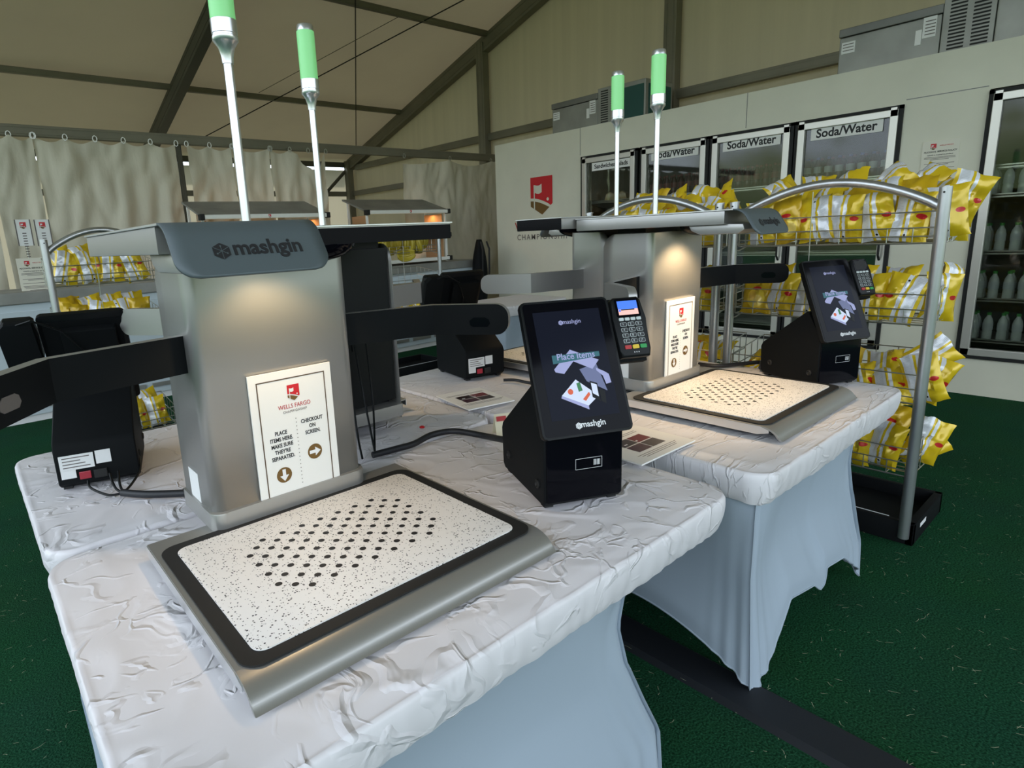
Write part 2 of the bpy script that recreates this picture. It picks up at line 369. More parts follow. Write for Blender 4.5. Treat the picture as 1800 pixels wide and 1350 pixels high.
# curtains on the rail
def curtain(x0,x1,z0,label,seed,pleat,hooks,droopL=0,droopR=0,amp=.06,y=7.12):
    mb=MB(); N=max(30,int((x1-x0)*46)); K=60; R=random.Random(seed); ph=[R.uniform(0,6.28) for _ in range(6)]
    def fn(u,v):
        x=x0+(x1-x0)*u; zt=ZC-.052; k=(u*hooks)%1.0
        sag=.05*math.sin(PI*k)
        if droopL and u<1/hooks*1.0: sag+=droopL*(1-u*hooks)**1.5
        if droopR and u>1-1.6/hooks: sag+=droopR*math.sin(PI*min(1,(u-(1-1.6/hooks))/(1.6/hooks)))
        z=zt-sag-(zt-sag-z0)*v
        fan=math.sin(PI*k*2+ph[0])*.3*math.exp(-v*4)
        w=amp*(.35+.65*min(1,v*2.5))*(.6+.8*noise.noise(Vector((x*1.3,v*1.1,seed+8))))*(.7*math.sin(u*pleat*6.28+ph[1]+1.3*math.sin(v*2+ph[3]))+.4*math.sin(u*pleat*2.3*6.28+ph[2]+v*2.5)+fan)
        w+=.045*noise.noise(Vector((x*2.6,v*3.2,seed)))+.030*(1-2*abs(noise.noise(Vector((x*5+v*3,v*6-x,seed+3)))))+.010*noise.noise(Vector((x*13,v*15,seed+3)))
        return (x+.03*math.sin(v*3+u*9)*v,y-.06+w,z)
    mb.grid(N,K,fn)
    o=obj('side_curtain',mb,CURT,smooth=True,ang=80); tag(o,label,'curtain','vinyl curtains on the tent rail')
    for i in range(int(hooks)+1):
        g=MB(); x=x0+(x1-x0)*i/hooks; g.tube([(x+.02*math.cos(a),y-.06,ZC-.052+.03*math.sin(a)) for a in [k*PI/4 for k in range(8)]],.005,5,closed=True)
        obj('hook',g,WIRE,o)
curtain(-2.6,cx(-30),0,'wrinkled beige curtain at the far left edge',11,3,5,amp=.03)
curtain(cx(-30)+.02,cx(58),0,'narrow wrinkled beige curtain at the far left, left of the wide one',13,1.0,2,amp=.03)
curtain(cx(60),cx(306),0,'wide wrinkled beige curtain behind the left snack rack',3,2.6,5,amp=.035)
curtain(cx(324),cx(402),0,'pleated beige curtain just right of the dark curtain post',5,1.2,2,amp=.035)
curtain(cx(404),cx(468),0,'narrow pleated beige curtain left of the tallest light pole',8,1.0,1,amp=.035)
curtain(cx(470),cx(566),0,'pleated beige curtain ending at the gap, with a sagging edge',6,2.2,3,droopR=.22,amp=.05)
curtain(cx(703),6.95,0,'beige curtain with a sagging top beside the walk-in cooler',9,1.6,2.2,droopL=.10,droopR=.04,amp=.06)
beam('curtain_post','thin dark post between two curtains left of the tallest light pole',((cx(315),YC+.03,0),(cx(315),YC+.03,ZC-.05)),.045,.05,BEAMD,'post')
# ------------------------------------------------------------ walk-in cooler
XC=6.01; YL=6.17; ZT=2.585
cool=thing('walk_in_cooler','long pale grey walk-in cooler with glass doors along the right','cooler',(XC,YL,0))
def cl(mbx): return mbx.xf(T(-XC,-YL,0))
doors=[(3.93,4.70,'sandwich'),(3.125,3.90,'a'),(2.345,3.115,'b'),(1.547,2.335,'c')]
Z0,Z1=.29,2.255
D0=1.04; DE=.25
mb=MB()
mb.box(XC,XC+.08,4.70,YL,0,ZT); mb.box(XC,XC+.08,1.547,4.70,Z1,ZT); mb.box(XC,XC+.08,1.547,4.70,0,Z0)
mb.box(XC,XC+.08,D0,1.547,0,ZT); mb.box(XC,XC+.08,-1.5,D0,Z1+.01,ZT); mb.box(XC,XC+.08,-1.5,D0,0,Z0); mb.box(XC,XC+.08,-1.5,DE-.55,Z0,Z1+.01)
mb.box(XC+.08,XC+.95,YL-.08,YL,0,ZT); mb.box(XC+.08,XC+.95,-1.5,YL-.08,ZT-.08,ZT); mb.box(XC+.08,XC+.95,-1.5,-1.42,0,ZT)
mb.box(XC+.90,XC+.95,-1.42,YL-.08,0,ZT-.08)
obj('insulated_panels',cl(mb),PANEL,cool)
mb=MB(); mb.box(XC+.86,XC+.899,-1.41,YL-.09,.24,ZT-.09); mb.box(XC+.085,XC+.86,-1.41,YL-.09,.2,.24); mb.box(XC+.085,XC+.86,-1.41,YL-.09,ZT-.10,ZT-.085); obj('interior_shade',cl(mb),mat('cooler_interior_shade',(.075,.075,.055,1),.6),cool)  # dark sheets added over the pale panels to shade the cooler interior
mb=MB()
for y in (4.72,2.78): mb.box(XC-.0015,XC+.001,y-.003,y+.003,Z1+.02,ZT)
mb.box(XC-.0015,XC+.001,D0+.01,1.54,Z1+.03,Z1+.036)
obj('panel_joint',cl(mb),GALVD,cool)
def doorunit(y0,y1,nm,name='glass_door'):
    fr=MB(); b=.028; w=.055
    for (a,c,p,q) in ((y0,y1,Z1-b,Z1),(y0,y1,Z0,Z0+b),(y0,y0+b,Z0,Z1),(y1-b,y1,Z0,Z1)): fr.box(XC-.02,XC+.02,a,c,p,q,0)
    y0+=b;y1-=b; z0=Z0+b;z1=Z1-b
    for (a,c,p,q) in ((y0,y1,z1-w,z1),(y0,y1,z0,z0+w),(y0,y0+w,z0,z1),(y1-w,y1,z0,z1)): fr.box(XC-.035,XC+.01,a,c,p,q,1,bev=.004)
    for yy in (y0+.03,y1-.03): fr.box(XC-.04,XC-.02,yy-.02,yy+.02,z1-.005,z1+.014,1)
    d=obj(name,cl(fr),[RUB,FRAME],cool)
    g=MB(); g.box(XC-.006,XC,y0+w,y1-w,z0+w,z1-w); obj('pane',cl(g),GLASS,d)
    h=MB(); h.tube([(XC-.035,y0+.03,1.05),(XC-.075,y0+.03,1.09),(XC-.075,y0+.03,1.38),(XC-.035,y0+.03,1.42)],.009,8); obj('handle',cl(h),RUB,d,smooth=True)
    return d
for (a,b,n) in doors: doorunit(a,b,n)
doorunit(DE,D0,'right'); doorunit(DE-.80,DE-.01,'r2')
# shelves inside
shz=[.42,.74,1.10,1.52,1.73]
mb=MB()
for z in shz:
    for (a,b) in ((1.56,4.68),(-.5,1.02)):
        for k in range(9): mb.box(XC+.12+k*.06,XC+.125+k*.06,a,b,z-.008,z)
        mb.box(XC+.12,XC+.13,a,b,z-.02,z+.01)
obj('shelf_wires',cl(mb),WIRE,cool)
mb=MB()
for y in (1.56,2.34,3.12,3.9,4.66,-.3,.24,1.01):
    mb.box(XC+.1,XC+.12,y-.012,y+.012,.24,2.4)
obj('shelf_uprights',cl(mb),FRAME,cool)
# printed signs on the glass (boards are things)
def doorsign(yc,txt,w,h,z,label,ts,x=XC-.012):
    t=thing('door_sign',label,'sign',(x,yc,z))
    b=MB(); b.box(-.003,.003,-w/2,w/2,-h/2,h/2); obj('board',b,PAPER,t)
    M=wallM((-.0036,0,0),(0,-1,0),(0,0,1)); l=MB(); put(l,text_mb(txt,ts,bold=.026,width=.93),M); obj('lettering',l,INK,t)
doorsign(4.28,'Sandwiches/Salads',.52,.09,2.12,'white Sandwiches/Salads sign on the leftmost glass door',.066)
doorsign(3.50,'Soda/Water',.53,.10,2.145,'white Soda/Water sign on the glass door right of the sandwich door',.098)
doorsign(2.72,'Soda/Water',.53,.10,2.135,'white Soda/Water sign on the middle glass door of the group',.098)
doorsign(1.94,'Soda/Water',.53,.10,2.125,'white Soda/Water sign on the glass door nearest the wall poster',.098)
b=MB(); b.box(XC-.018,XC-.012,.42,.80,2.03,2.13); tag(obj('door_sign',b,PAPER),'blank white strip at the top of the far right glass door','sign')
# wall logo + poster
lg=thing('wall_logo','large red and bronze shield logo on the pale cooler wall','logo',(XC-.002,5.34,1.8))
mb=MB(); M=wallM((-.001,0,.07),(0,-1,0),(0,0,1)); shield(mb,M,.37); obj('shield',mb,[RED,GOLD,PANEL],lg)
mb=MB(); put(mb,text_mb('WELLS FARGO',.14,sp=1.05,bold=.01,width=1.0),wallM((-.001,0,-.31),(0,-1,0),(0,0,1))); obj('bank_lettering',mb,REDT,lg)
mb=MB(); put(mb,text_mb('CHAMPIONSHIP',.102,sp=1.28,bold=.004),wallM((-.001,0,-.455),(0,-1,0),(0,0,1))); obj('event_lettering',mb,INKG,lg)
def poster(t,w,h,title='ALCOHOL SERVICE POLICY'):
    b=MB(); b.box(-.006,.001,-w/2,w/2,-h/2,h/2,bev=.001); obj('board',b,mat('poster_board',(.74,.71,.60,1),.5),t)
    l=MB(); s=w/.23
    put(l,text_mb(title,.0165*s,bold=.02),wallM((-.0068,0,h/2-.083*s),(0,-1,0),(0,0,1)))
    put(l,text_mb('Valid ID is required to purchase',.0125*s,bold=.01),wallM((-.0068,0,h/2-.107*s),(0,-1,0),(0,0,1)))
    obj('heading',l,INK,t)
    l=MB(); R=random.Random(4)
    for i,z in enumerate((.122,.131,.140,.170,.179,.205,.228,.237,.246,.262)):
        ww=w*(.43-R.random()*.06 if i not in(2,4,9) else .25); l.box(-.0068,-.0063,-ww,ww,h/2-(z+.0035)*s,h/2-z*s)
    obj('body_text',l,INKG,t)
    g=MB(); shield(g,wallM((-.0068,.045*s,h/2-.045*s),(0,-1,0),(0,0,1)),.036*s); put(g,text_mb('WELLS FARGO',.013*s),wallM((-.0068,-.035*s,h/2-.04*s),(0,-1,0),(0,0,1))); obj('logo',g,[RED,GOLD,PAPER],t)
poster(thing('policy_poster','cream alcohol policy poster on the cooler wall between the glass doors','poster',(XC,1.287,1.806)),.228,.293)
# refrigeration units on top
def cunit(y1,y0,label,vents=True):
    t=thing('refrigeration_unit',label,'cooling unit',(XC+.25,y1,ZT),0,'refrigeration units on the cooler roof')
    L=y1-y0; a=.70
    b=MB(); b.box(0,.55,-a,0,0,.33,bev=.008); obj('casing',b,GALV,t)
    b=MB(); b.box(-.012,.56,-a-.005,.005,.335,.40,bev=.006); obj('lid',b,GALVD,t)
    b=MB(); b.box(-.005,.55,-a-.32,-a-.006,0,.44,bev=.005); obj('vent_panel',b,GALV,t)
    v=MB()
    for k in range(2):
        for i in range(15): v.box(-.009,-.004,-a-.15-k*.14,-a-.05-k*.14,.03+i*.026,.042+i*.026)
    obj('louvre_slots',v,RUB,t)
    b=MB(); b.box(0,.55,-L,-a-.325,0,.43,bev=.008); obj('fan_housing',b,GALV,t)
    b=MB(); b.box(.06,.5,-L-.012,-L,.03,.38); b.box(-.006,-.001,-L+.02,-L+.28,.04,.38); obj('fin_coil',b,TEAL,t)
    s=MB(); s.box(-.004,0,-.12,-.02,.20,.29); obj('sticker',s,PAPERE,t); s=MB(); s.box(-.004,0,-.58,-.54,.14,.25); obj('sticker',s,PAPERE,t); s=MB(); s.box(-.004,0,-.67,-.585,.18,.33); st=obj('sticker',s,PAPERE,t)
    s=MB()
    for i in range(5): s.box(-.0055,-.004,-.665,-.60,.20+i*.024,.207+i*.024)
    for i in range(3): s.box(-.0055,-.004,-.11,-.03,.22+i*.024,.226+i*.024)
    obj('sticker_print',s,INKG,st)
cunit(5.36,4.02,'grey refrigeration unit with louvres on the cooler behind the light pole')
cunit(2.13,.55,'large grey louvred refrigeration unit on the cooler roof at the upper right')
# drinks in the cooler
CLEAR=mat('clear_bottle',(0.62,0.66,0.66,1),.15,spec=.8); CAPG=mat('green_cap',(0.05,0.32,0.06,1),.4); LABEL=mat('bottle_label',(0.55,0.58,0.62,1),.5)
CAPR=mat('dark_red_cap',(0.16,0.012,0.016,1),.4); COLA=mat('dark_drink',(0.06,0.012,0.012,1),.2); CAPB=mat('blue_cap',(0.03,0.06,0.3,1),.4)
def mkbottle(body,cap,lab):
    prof=[(.026,0),(.031,.008),(.031,.06),(.029,.075),(.031,.09),(.031,.135),(.026,.160),(.013,.185),(.012,.195)]
    t=thing('drink_bottle','','bottle',(0,0,-50))
    b=MB(); b.lathe(prof,14); obj('bottle_body',b,body,t,smooth=True)
    b=MB(); b.lathe([(.0145,.193),(.0145,.212),(.010,.214)],12); obj('cap',b,cap,t,smooth=True)
    b=MB(); b.lathe([(.0315,.078),(.0318,.082),(.0318,.128),(.0315,.132)],14); obj('label_band',b,lab,t,smooth=True)
    return t
first={}
def bottle(kind,x,y,z,label,group):
    if kind not in first:
        t=mkbottle(*{'g':(CLEAR,CAPG,LABEL),'r':(COLA,CAPR,CAPR),'b':(COLA,CAPB,LABEL)}[kind]); first[kind]=t
        t.location=(x,y,z); t['label']=label; t['group']=group
    else: dup(first[kind],(x,y,z),(0,0,random.uniform(0,6)),label,group)
rn={0:'bottom',1:'second lowest',2:'third',3:'highest filled'}
for i,z in enumerate(shz):
    if i==4: continue
    for k in range(9):
        for r in range(2 if k%2==0 else 1):
            bottle('g',XC+.17+r*.09,.98-.085*k,z,'clear bottle with green cap on the %s shelf behind the far right glass door'%rn[i],'green capped bottles, %s shelf'%rn[i])
for (y0,n,kind,c) in ((3.17,9,'r','second'),(2.39,9,'r','third'),(1.60,9,'b','fourth')):
    for k in range(n):
        for r in range(2):
            bottle(kind if r==0 else 'r',XC+.17+r*.09,y0+.085*k,shz[4],'dark bottle on the top shelf behind the %s glass door from the left'%c,'dark bottles behind the %s door'%c)
BREAD=mat('wrapped_bread',(0.42,0.28,0.13,1),.35,coat=.5)
for k in range(4):
    b=MB(); b.prism([(-.07,0),(.07,0),(.05,.075),(0,.10),(-.05,.07)],-.05,.05,'x',bev=.012)
    tag(obj('wrapped_sandwich',b,BREAD,smooth=True,loc=(XC+.22,4.05+.16*k,1.11),rot=(0,0,.2*k)),'wrapped sandwich on the shelf behind the sandwich door','sandwich','wrapped sandwiches in the cooler')
for k in range(3):
    b=MB(); b.prism([(-.07,0),(.07,0),(.05,.075),(0,.10),(-.05,.07)],-.05,.05,'x',bev=.012)
    tag(obj('wrapped_sandwich',b,BREAD,smooth=True,loc=(XC+.22,4.10+.17*k,1.735),rot=(0,0,.2*k)),'wrapped sandwich on the top shelf behind the sandwich door','sandwich','wrapped sandwiches on the top shelf')
# ------------------------------------------------------------ covered tables
ZTAB=.74
def interp(tab,z):
    for (z1,v1),(z0,v0) in zip(tab,tab[1:]):
        if z>=z0: return v0+(v1-v0)*(z-z0)/(z1-z0)
    return tab[-1][1]
def per(x0,x1,y0,y1,r,n):
    """n points round a rounded rectangle, with (side, fraction along side)"""
    out=[]; Lx,Ly=x1-x0,y1-y0; tot=2*(Lx+Ly)
    for i in range(n):
        s=tot*i/n
        if s<Lx: k,u=0,s/Lx; p=Vector((x0+s,y0,0))
        elif s<Lx+Ly: k,u=1,(s-Lx)/Ly; p=Vector((x1,y0+s-Lx,0))
        elif s<2*Lx+Ly: k,u=2,(s-Lx-Ly)/Lx; p=Vector((x1-(s-Lx-Ly),y1,0))
        else: k,u=3,(s-2*Lx-Ly)/Ly; p=Vector((x0,y1-(s-2*Lx-Ly),0))
        cx=min(max(p.x,x0+r),x1-r); cy=min(max(p.y,y0+r),y1-r); d=p-Vector((cx,cy,0))
        if d.length>1e-6 and (p.x!=cx and p.y!=cy): p=Vector((cx,cy,0))+d.normalized()*r
        out.append((p,k,u))
    return out
RIN=[(.72,0),(.66,.24),(.60,.38),(.53,.415),(.42,.40),(.28,.33),(.16,.265),(0,.25)]
LIN=[(.72,0),(.6,.03),(.45,.05),(.25,.06),(0,.06)]
YIN=[(.72,0),(.6,.015),(.4,.03),(0,.02)]
def table(name,label,x0,x1,y0,y1,seed,rin=RIN,lin=LIN,hemF=.2,hemS=.16,fine=1.0,cov=COVER,fronthem=None,r=.07):
    t=thing('covered_table',label,'table',((x0+x1)/2,(y0+y1)/2,0)); off=T(-(x0+x1)/2,-(y0+y1)/2,0)
    N=int(420*fine); P=per(x0,x1,y0,y1,r,N); c=Vector(((x0+x1)/2,(y0+y1)/2,0))
    vs=[];rings=[]
    K=int(46*fine)
    def wr(p):
        a=noise.noise(Vector((p.x*5,p.y*5,seed)))*.5+noise.noise(Vector((p.x*13+2*p.y,p.y*11,seed+5)))*.35
        rd=1-abs(noise.noise(Vector((p.x*7+p.y*4,p.y*5-p.x*3,seed+9))))*2
        return a*.0022+max(0,rd-.55)*.006
    for k in range(1,K+1):
        f=(k/K)**.8
        for (p,sd,u) in P:
            q=c+(p-c)*(f*.985); e=min(1,(1-f)*14)
            vs.append(Vector((q.x,q.y,ZTAB-.004+wr(q)*.8-.004*(1-e))))
    # edge roll and tucked hem
    prof=[(-.003,-.006),(.002,-.016),(.003,-.032),(.001,-.055),(-.004,-.078),(-.010,-.098),(-.016,-.108)]
    for j,(o,dz) in enumerate(prof):
        for i,(p,sd,u) in enumerate(P):
            cx=min(max(p.x,x0+r),x1-r); cy=min(max(p.y,y0+r),y1-r); d=Vector((p.x-cx,p.y-cy,0))
            if d.length<1e-6: d=[Vector((0,-1,0)),Vector((1,0,0)),Vector((0,1,0)),Vector((-1,0,0))][sd]
            d.normalize(); w=j/len(prof)
            s=i/N
            ruff=.0015*w*math.sin(s*N*.9+3*noise.noise(Vector((s*40,0,seed))))+.005*w*noise.noise(Vector((s*50+j*.5,j*.5,seed)))
            hem=.012*w*noise.noise(Vector((s*14,2,seed)))
            vs.append(Vector((p.x,p.y,ZTAB+dz+hem))+d*(o+ruff))
    R=K+len(prof)
    mb=MB(); fs=[tuple(range(N))]
    for k in range(R-1):
        for i in range(N): fs.append((k*N+i,(k+1)*N+i,(k+1)*N+(i+1)%N,k*N+(i+1)%N))
    mb.add(vs,fs); mb.xf(off); obj('table_cover',mb,cov,t,smooth=True,ang=180)
    # stretch skirt
    N2=int(260*fine); P=per(0,1,0,1,.0001,N2); mb=MB(); K2=30; vs=[]
    for j in range(K2):
        v=j/(K2-1)
        for i,(p,sd,u) in enumerate(P):
            arch=math.sin(PI*u)**.75
            if sd==0 and fronthem: hem=interp(fronthem,-u)
            else: hem=(hemF if sd in(0,2) else hemS)*arch
            zt=.715; z=zt-(zt-hem)*v
            X0=x0+interp(lin,z); X1=x1-interp(rin,z); Y0=y0+interp(YIN,z); Y1=y1-interp(YIN,z)
            q=Vector((X0+(X1-X0)*p.x,Y0+(Y1-Y0)*p.y,z))
            nrm=[Vector((0,1,0)),Vector((-1,0,0)),Vector((0,-1,0)),Vector((1,0,0))][sd]
            con=.05*math.sin(PI*u)*math.sin(PI*min(1,v*1.1))
            fold=.010*v*v*math.exp(-((min(u,1-u))*9)**2)*math.sin(min(u,1-u)*110)
            rr=.02*(1 if min(u,1-u)<.02 else 0)
            q+=nrm*(con+fold+rr*.3)
            e_=min(u,1-u); cf=math.exp(-(e_*11)**2)*min(1,max(0,(z-.40)/.25)); q+=(c-Vector((q.x,q.y,0))).normalized()*(.045*cf) if cf>0 else Vector()
            q+=nrm*.004
            vs.append(q)
    fs=[(k*N2+i,(k+1)*N2+i,(k+1)*N2+(i+1)%N2,k*N2+(i+1)%N2) for k in range(K2-1) for i in range(N2)]
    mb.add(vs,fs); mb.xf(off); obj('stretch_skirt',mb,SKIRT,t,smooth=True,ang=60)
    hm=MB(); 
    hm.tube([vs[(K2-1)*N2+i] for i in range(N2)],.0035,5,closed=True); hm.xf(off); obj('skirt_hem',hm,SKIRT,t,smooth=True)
    return t
T1=(.05,1.475,.66,1.555); T1b=(.055,1.50,1.585,2.48); T2=(1.615,2.87,.635,1.52); T2b=(1.53,2.85,1.56,2.44)
table('t1','near table under a wrinkled white cover, holding the closest checkout machine',*T1,1.0,fine=1.5,lin=[(.72,0),(0,.02)])
table('t1b','white covered table behind the near one, holding the machine seen from behind',*T1b,2.0,rin=LIN,cov=COVER)
table('t2','white covered table on the right with a stretched skirt, beside the snack rack',*T2,3.0,fine=1.2,cov=COVER2,lin=[(.72,0),(.5,.02),(0,.05)],
      fronthem=[(0,.005),(-.02,.0),(-.12,.05),(-.3,.21),(-.5,.17),(-.56,.125),(-.60,.13),(-.63,.19),(-.8,.16),(-.95,.06),(-1.01,.0)])
table('t2b','white covered table behind the right one, below the far tray',*T2b,4.0,rin=LIN,cov=COVER2)
table('t5','white covered table standing alone in front of the cooler logo',3.95,4.9,4.0,4.7,5.0,rin=LIN,fine=.5)
# ------------------------------------------------------------ self-checkout machines
EMG=mat('green_signal_light',(0.30,0.72,0.32,1),.35,emit=((0.16,0.60,0.16,1),.30))
LAMP=mat('warm_led',(1,.8,.5,1),.5,emit=((1,.78,.48,1),14))
def speckle():
    m=mat('speckled_tray',(0.82,0.80,0.78,1),.45); nt=m.node_tree; b=nt.nodes['Principled BSDF']
    tcn=nt.nodes.new('ShaderNodeTexCoord')
    v=nt.nodes.new('ShaderNodeTexVoronoi'); v.inputs['Scale'].default_value=210; v.inputs['Randomness'].default_value=1; nt.links.new(tcn.outputs['Object'],v.inputs['Vector'])
    sp=nt.nodes.new('ShaderNodeSeparateColor'); nt.links.new(v.outputs['Color'],sp.inputs[0])
    th=nt.nodes.new('ShaderNodeMath'); th.operation='MULTIPLY'; th.inputs[1].default_value=.42; nt.links.new(sp.outputs[0],th.inputs[0])
    lt=nt.nodes.new('ShaderNodeMath'); lt.operation='LESS_THAN'; nt.links.new(v.outputs['Distance'],lt.inputs[0]); nt.links.new(th.outputs[0],lt.inputs[1])
    gt=nt.nodes.new('ShaderNodeMath'); gt.operation='GREATER_THAN'; gt.inputs[1].default_value=.25; nt.links.new(sp.outputs[1],gt.inputs[0])
    ml=nt.nodes.new('ShaderNodeMath'); ml.operation='MULTIPLY'; nt.links.new(lt.outputs[0],ml.inputs[0]); nt.links.new(gt.outputs[0],ml.inputs[1])
    n=nt.nodes.new('ShaderNodeTexNoise'); n.noise_type='RIDGED_MULTIFRACTAL'; n.inputs['Scale'].default_value=45; n.inputs['Detail'].default_value=2; nt.links.new(tcn.outputs['Object'],n.inputs['Vector'])
    r=nt.nodes.new('ShaderNodeValToRGB'); nt.links.new(n.outputs[0],r.inputs[0]); r.color_ramp.elements[0].position=.6; r.color_ramp.elements[0].color=(.82,.80,.78,1); r.color_ramp.elements[1].position=1; r.color_ramp.elements[1].color=(.45,.44,.44,1)
    mx=nt.nodes.new('ShaderNodeMix'); mx.data_type='RGBA'; nt.links.new(ml.outputs[0],mx.inputs[0]); nt.links.new(r.outputs[0],mx.inputs[6]); mx.inputs[7].default_value=(.05,.05,.055,1)
    nt.links.new(mx.outputs[2],b.inputs['Base Color']); return m
SPK=speckle()
def kiosk_sign(t,s=1.0):
    # on the column face, local origin = lower left-ish centre
    W,H=.213,.338; cx,cz=.0185,.217
    b=MB(); b.box(cx-W/2,cx+W/2,-.1165,-.1115,cz-H/2,cz+H/2,bev=.001); bd=obj('instruction_board',b,PAPER,t,label='white instruction board with red logo and arrows')
    M=wallM((cx,-.1168,cz),(1,0,0),(0,0,1)); P=lambda x,y: M@T(x,y,0)
    l=MB(); w=.0028
    for (a,c,p,q) in ((-.088,.088,.147,.147+w),(-.088,.088,-.150-w,-.150),(-.088,-.088+w,-.150,.147),(.088-w,.088,-.150,.147)):
        l.add([M@Vector(v) for v in ((a,p,.0004),(c,p,.0004),(c,q,.0004),(a,q,.0004))],[(0,1,2,3)])
    obj('border',l,BROWN,bd)
    g=MB(); shield(g,P(.002,.112),.031); obj('shield_logo',g,[RED,GOLD,PAPER],bd)
    l=MB(); put(l,text_mb('WELLS FARGO',.0150,bold=.0,width=.86),P(.002,.079)); obj('bank_lettering',l,REDT,bd)
    l=MB(); put(l,text_mb('CHAMPIONSHIP',.0088,sp=1.25,width=.82),P(.002,.066)); obj('event_lettering',l,INKG,bd)
    l=MB()
    for i,sx in enumerate(('PLACE','ITEMS HERE.','MAKE SURE',"THEY'RE",'SEPARATED.')): put(l,text_mb(sx,.0135,bold=.025,width=.80),P(-.040,.018-i*.0155))
    obj('instructions',l,INK,bd); l=MB()
    for i,sx in enumerate(('CHECKOUT','ON','SCREEN.')): put(l,text_mb(sx,.0135,bold=.025,width=.80),P(.043,.034-i*.0155))
    obj('instructions',l,INK,bd)
    l=MB()
    for i in range(18): l.add([P(.0015,.046-i*.0098)@Vector((.0013*math.cos(a*PI/4),.0013*math.sin(a*PI/4),.0004)) for a in range(8)],[tuple(range(8))])
    obj('dotted_line',l,INKG,bd)
    for (x,y,rot) in ((-.043,-.088,-PI/2),(.043,-.050,0)):
        g=MB(); g.add([P(x,y)@Vector((.0195*math.cos(a*PI/16),.0195*math.sin(a*PI/16),.0004)) for a in range(32)],[tuple(range(32))])
        Q=P(x,y)@RZ(rot)
        g.add([Q@Vector((a*.0195,b_*.0195,.0008)) for a,b_ in ((-.75,-.22),(.05,-.22),(.05,-.6),(.8,0),(.05,.6),(.05,.22),(-.75,.22))],[tuple(range(7))],1)
        obj('arrow_badge',g,[GOLD,WHT],bd)
def make_kiosk(label,loc,rz,sign=True,holes=True,turn=False,light=4.5):
    t=thing('self_checkout_machine',label,'checkout machine',loc,rz)
    # tray: bent sheet with rolled front lip
    prof=[(-.06,.040),(-.597,.040)]
    for i in range(9): a=i/8*1.25; prof.append((-.60-.062*math.sin(a),.040-.062*(1-math.cos(a))*.72))
    prof.append((-.668,-.002+.006))
    low=[(y+ (.006 if k>2 else 0),z-.006 if k<4 else z-.004) for k,(y,z) in enumerate(prof)][::-1]
    b=MB(); b.prism(prof+low,-.335,.335,'x',bev=.0015); obj('tray_sheet',b,ALU,t,smooth=True,ang=35)
    b=MB(); b.box(-.31,.31,-.56,-.08,.002,.033); obj('tray_base',b,BLKM,t)
    for sx in (-1,1):
        b=MB(); b.prism([(-.062,.0385),(-.597,.0385),(-.625,.030),(-.625,.022),(-.59,.012),(-.062,.012)],sx*.335-.0018,sx*.335+.0012,'x'); obj('tray_side_flange',b,ALUL,t)
    b=MB()
    bm_=rrect(-.325,.325,-.615,-.112,.035,8); b.prism(bm_,.040,.0435,'z'); obj('tray_gasket',b,RUB,t)
    b=MB(); b.prism(rrect(-.297,.295,-.588,-.143,.022,8),.0437,.0462,'z',bev=.001); pl=obj('tray_plate',b,SPK,t,smooth=True,ang=30,label='white speckled plate with a pattern of black holes')
    h=MB()
    for i in range(17):
        for j in range(11):
            if (i+j)%2==1: continue
            x=-.187+i*.02345; y=-.473+j*.0236
            if not (0<i<16) and j in (0,10): continue
            h.add([(x+.0071*math.cos(a*PI/8),y+.0071*math.sin(a*PI/8),.0465) for a in range(16)],[tuple(range(16))])
    obj('plate_holes',h,INK,pl)
    # column: folded sheet, open at the back
    def shell(r,y1):
        return rrect(-.197,.197,-.11,y1,.0,1,rs=(0,0,r,r))
    cols=MB()
    rr=.028; pf=[]
    for i in range(9): a=PI+PI/2*i/8; pf.append((-.197+rr+rr*math.cos(a),-.11+rr+rr*math.sin(a)))
    for i in range(9): a=1.5*PI+PI/2*i/8; pf.append((.197-rr+rr*math.cos(a),-.11+rr+rr*math.sin(a)))
    path=[(-.197,.105)]+[(-.197,.05)]+pf+[(.197,.05),(.197,.105)]
    zs=[.03,.585,.605,.622,.636,.646,.652,.655]; nP=len(path); vs=[];fs=[]
    def back(y,z):  # rounded upper back corner
        if z<=.595: return y
        k=(z-.595)/.06; lim=.105-.06*(1-math.sqrt(max(0,1-k*k)))
        return min(y,lim)
    for z in zs:
        for (x,y) in path: vs.append((x,back(y,z),z))
    for k in range(len(zs)-1):
        for i in range(nP-1): fs.append((k*nP+i,k*nP+i+1,(k+1)*nP+i+1,(k+1)*nP+i))
    cols.add(vs,fs); co=obj('column_shell',cols,ALU,t,smooth=True,ang=50)
    sm=co.modifiers.new('s','SOLIDIFY'); sm.thickness=.003; sm.offset=-1
    b=MB(); b.box(-.182,.182,-.075,.05,.02,.67); obj('inner_core',b,BLK,t)
    # boot round the foot
    b=MB(); pf2=rrect(-.204,.204,-.122,.112,.0,8,rs=(.01,.01,.032,.032)); b.prism(pf2,.038,.082,'z',bev=.004); obj('column_boot',b,ALU,t,smooth=True,ang=35)
    b=MB(); b.box(-.185,.185,.086,.092,.10,.64,bev=.002); b.box(-.1,-.02,.092,.096,.3,.36); b.box(.04,.1,.092,.096,.42,.5); obj('back_panel',b,BLK,t)
    # L shaped head: back bar + forward tongue with drooping visor
    zt,zb=.717,.672
    def slab(x0,x1,y0,y1,m1,nm,mlist):
        b=MB(); b.prism(rrect(x0,x1,y0,y1,.012,4),zb,zt,'z',bev=.003); return obj(nm,b,mlist,t,smooth=True,ang=35)
    BX1=.561
    b=MB(); b.prism([(-.317,.145),(-.317,-.44),(-.082,-.44),(-.082,-.09),(BX1,-.09),(BX1,.145)],zb,zt-.002,'z',bev=.003)
    slb=obj('head_housing',b,[ALU,DKIN],t,smooth=True,ang=35)
    me=slb.data
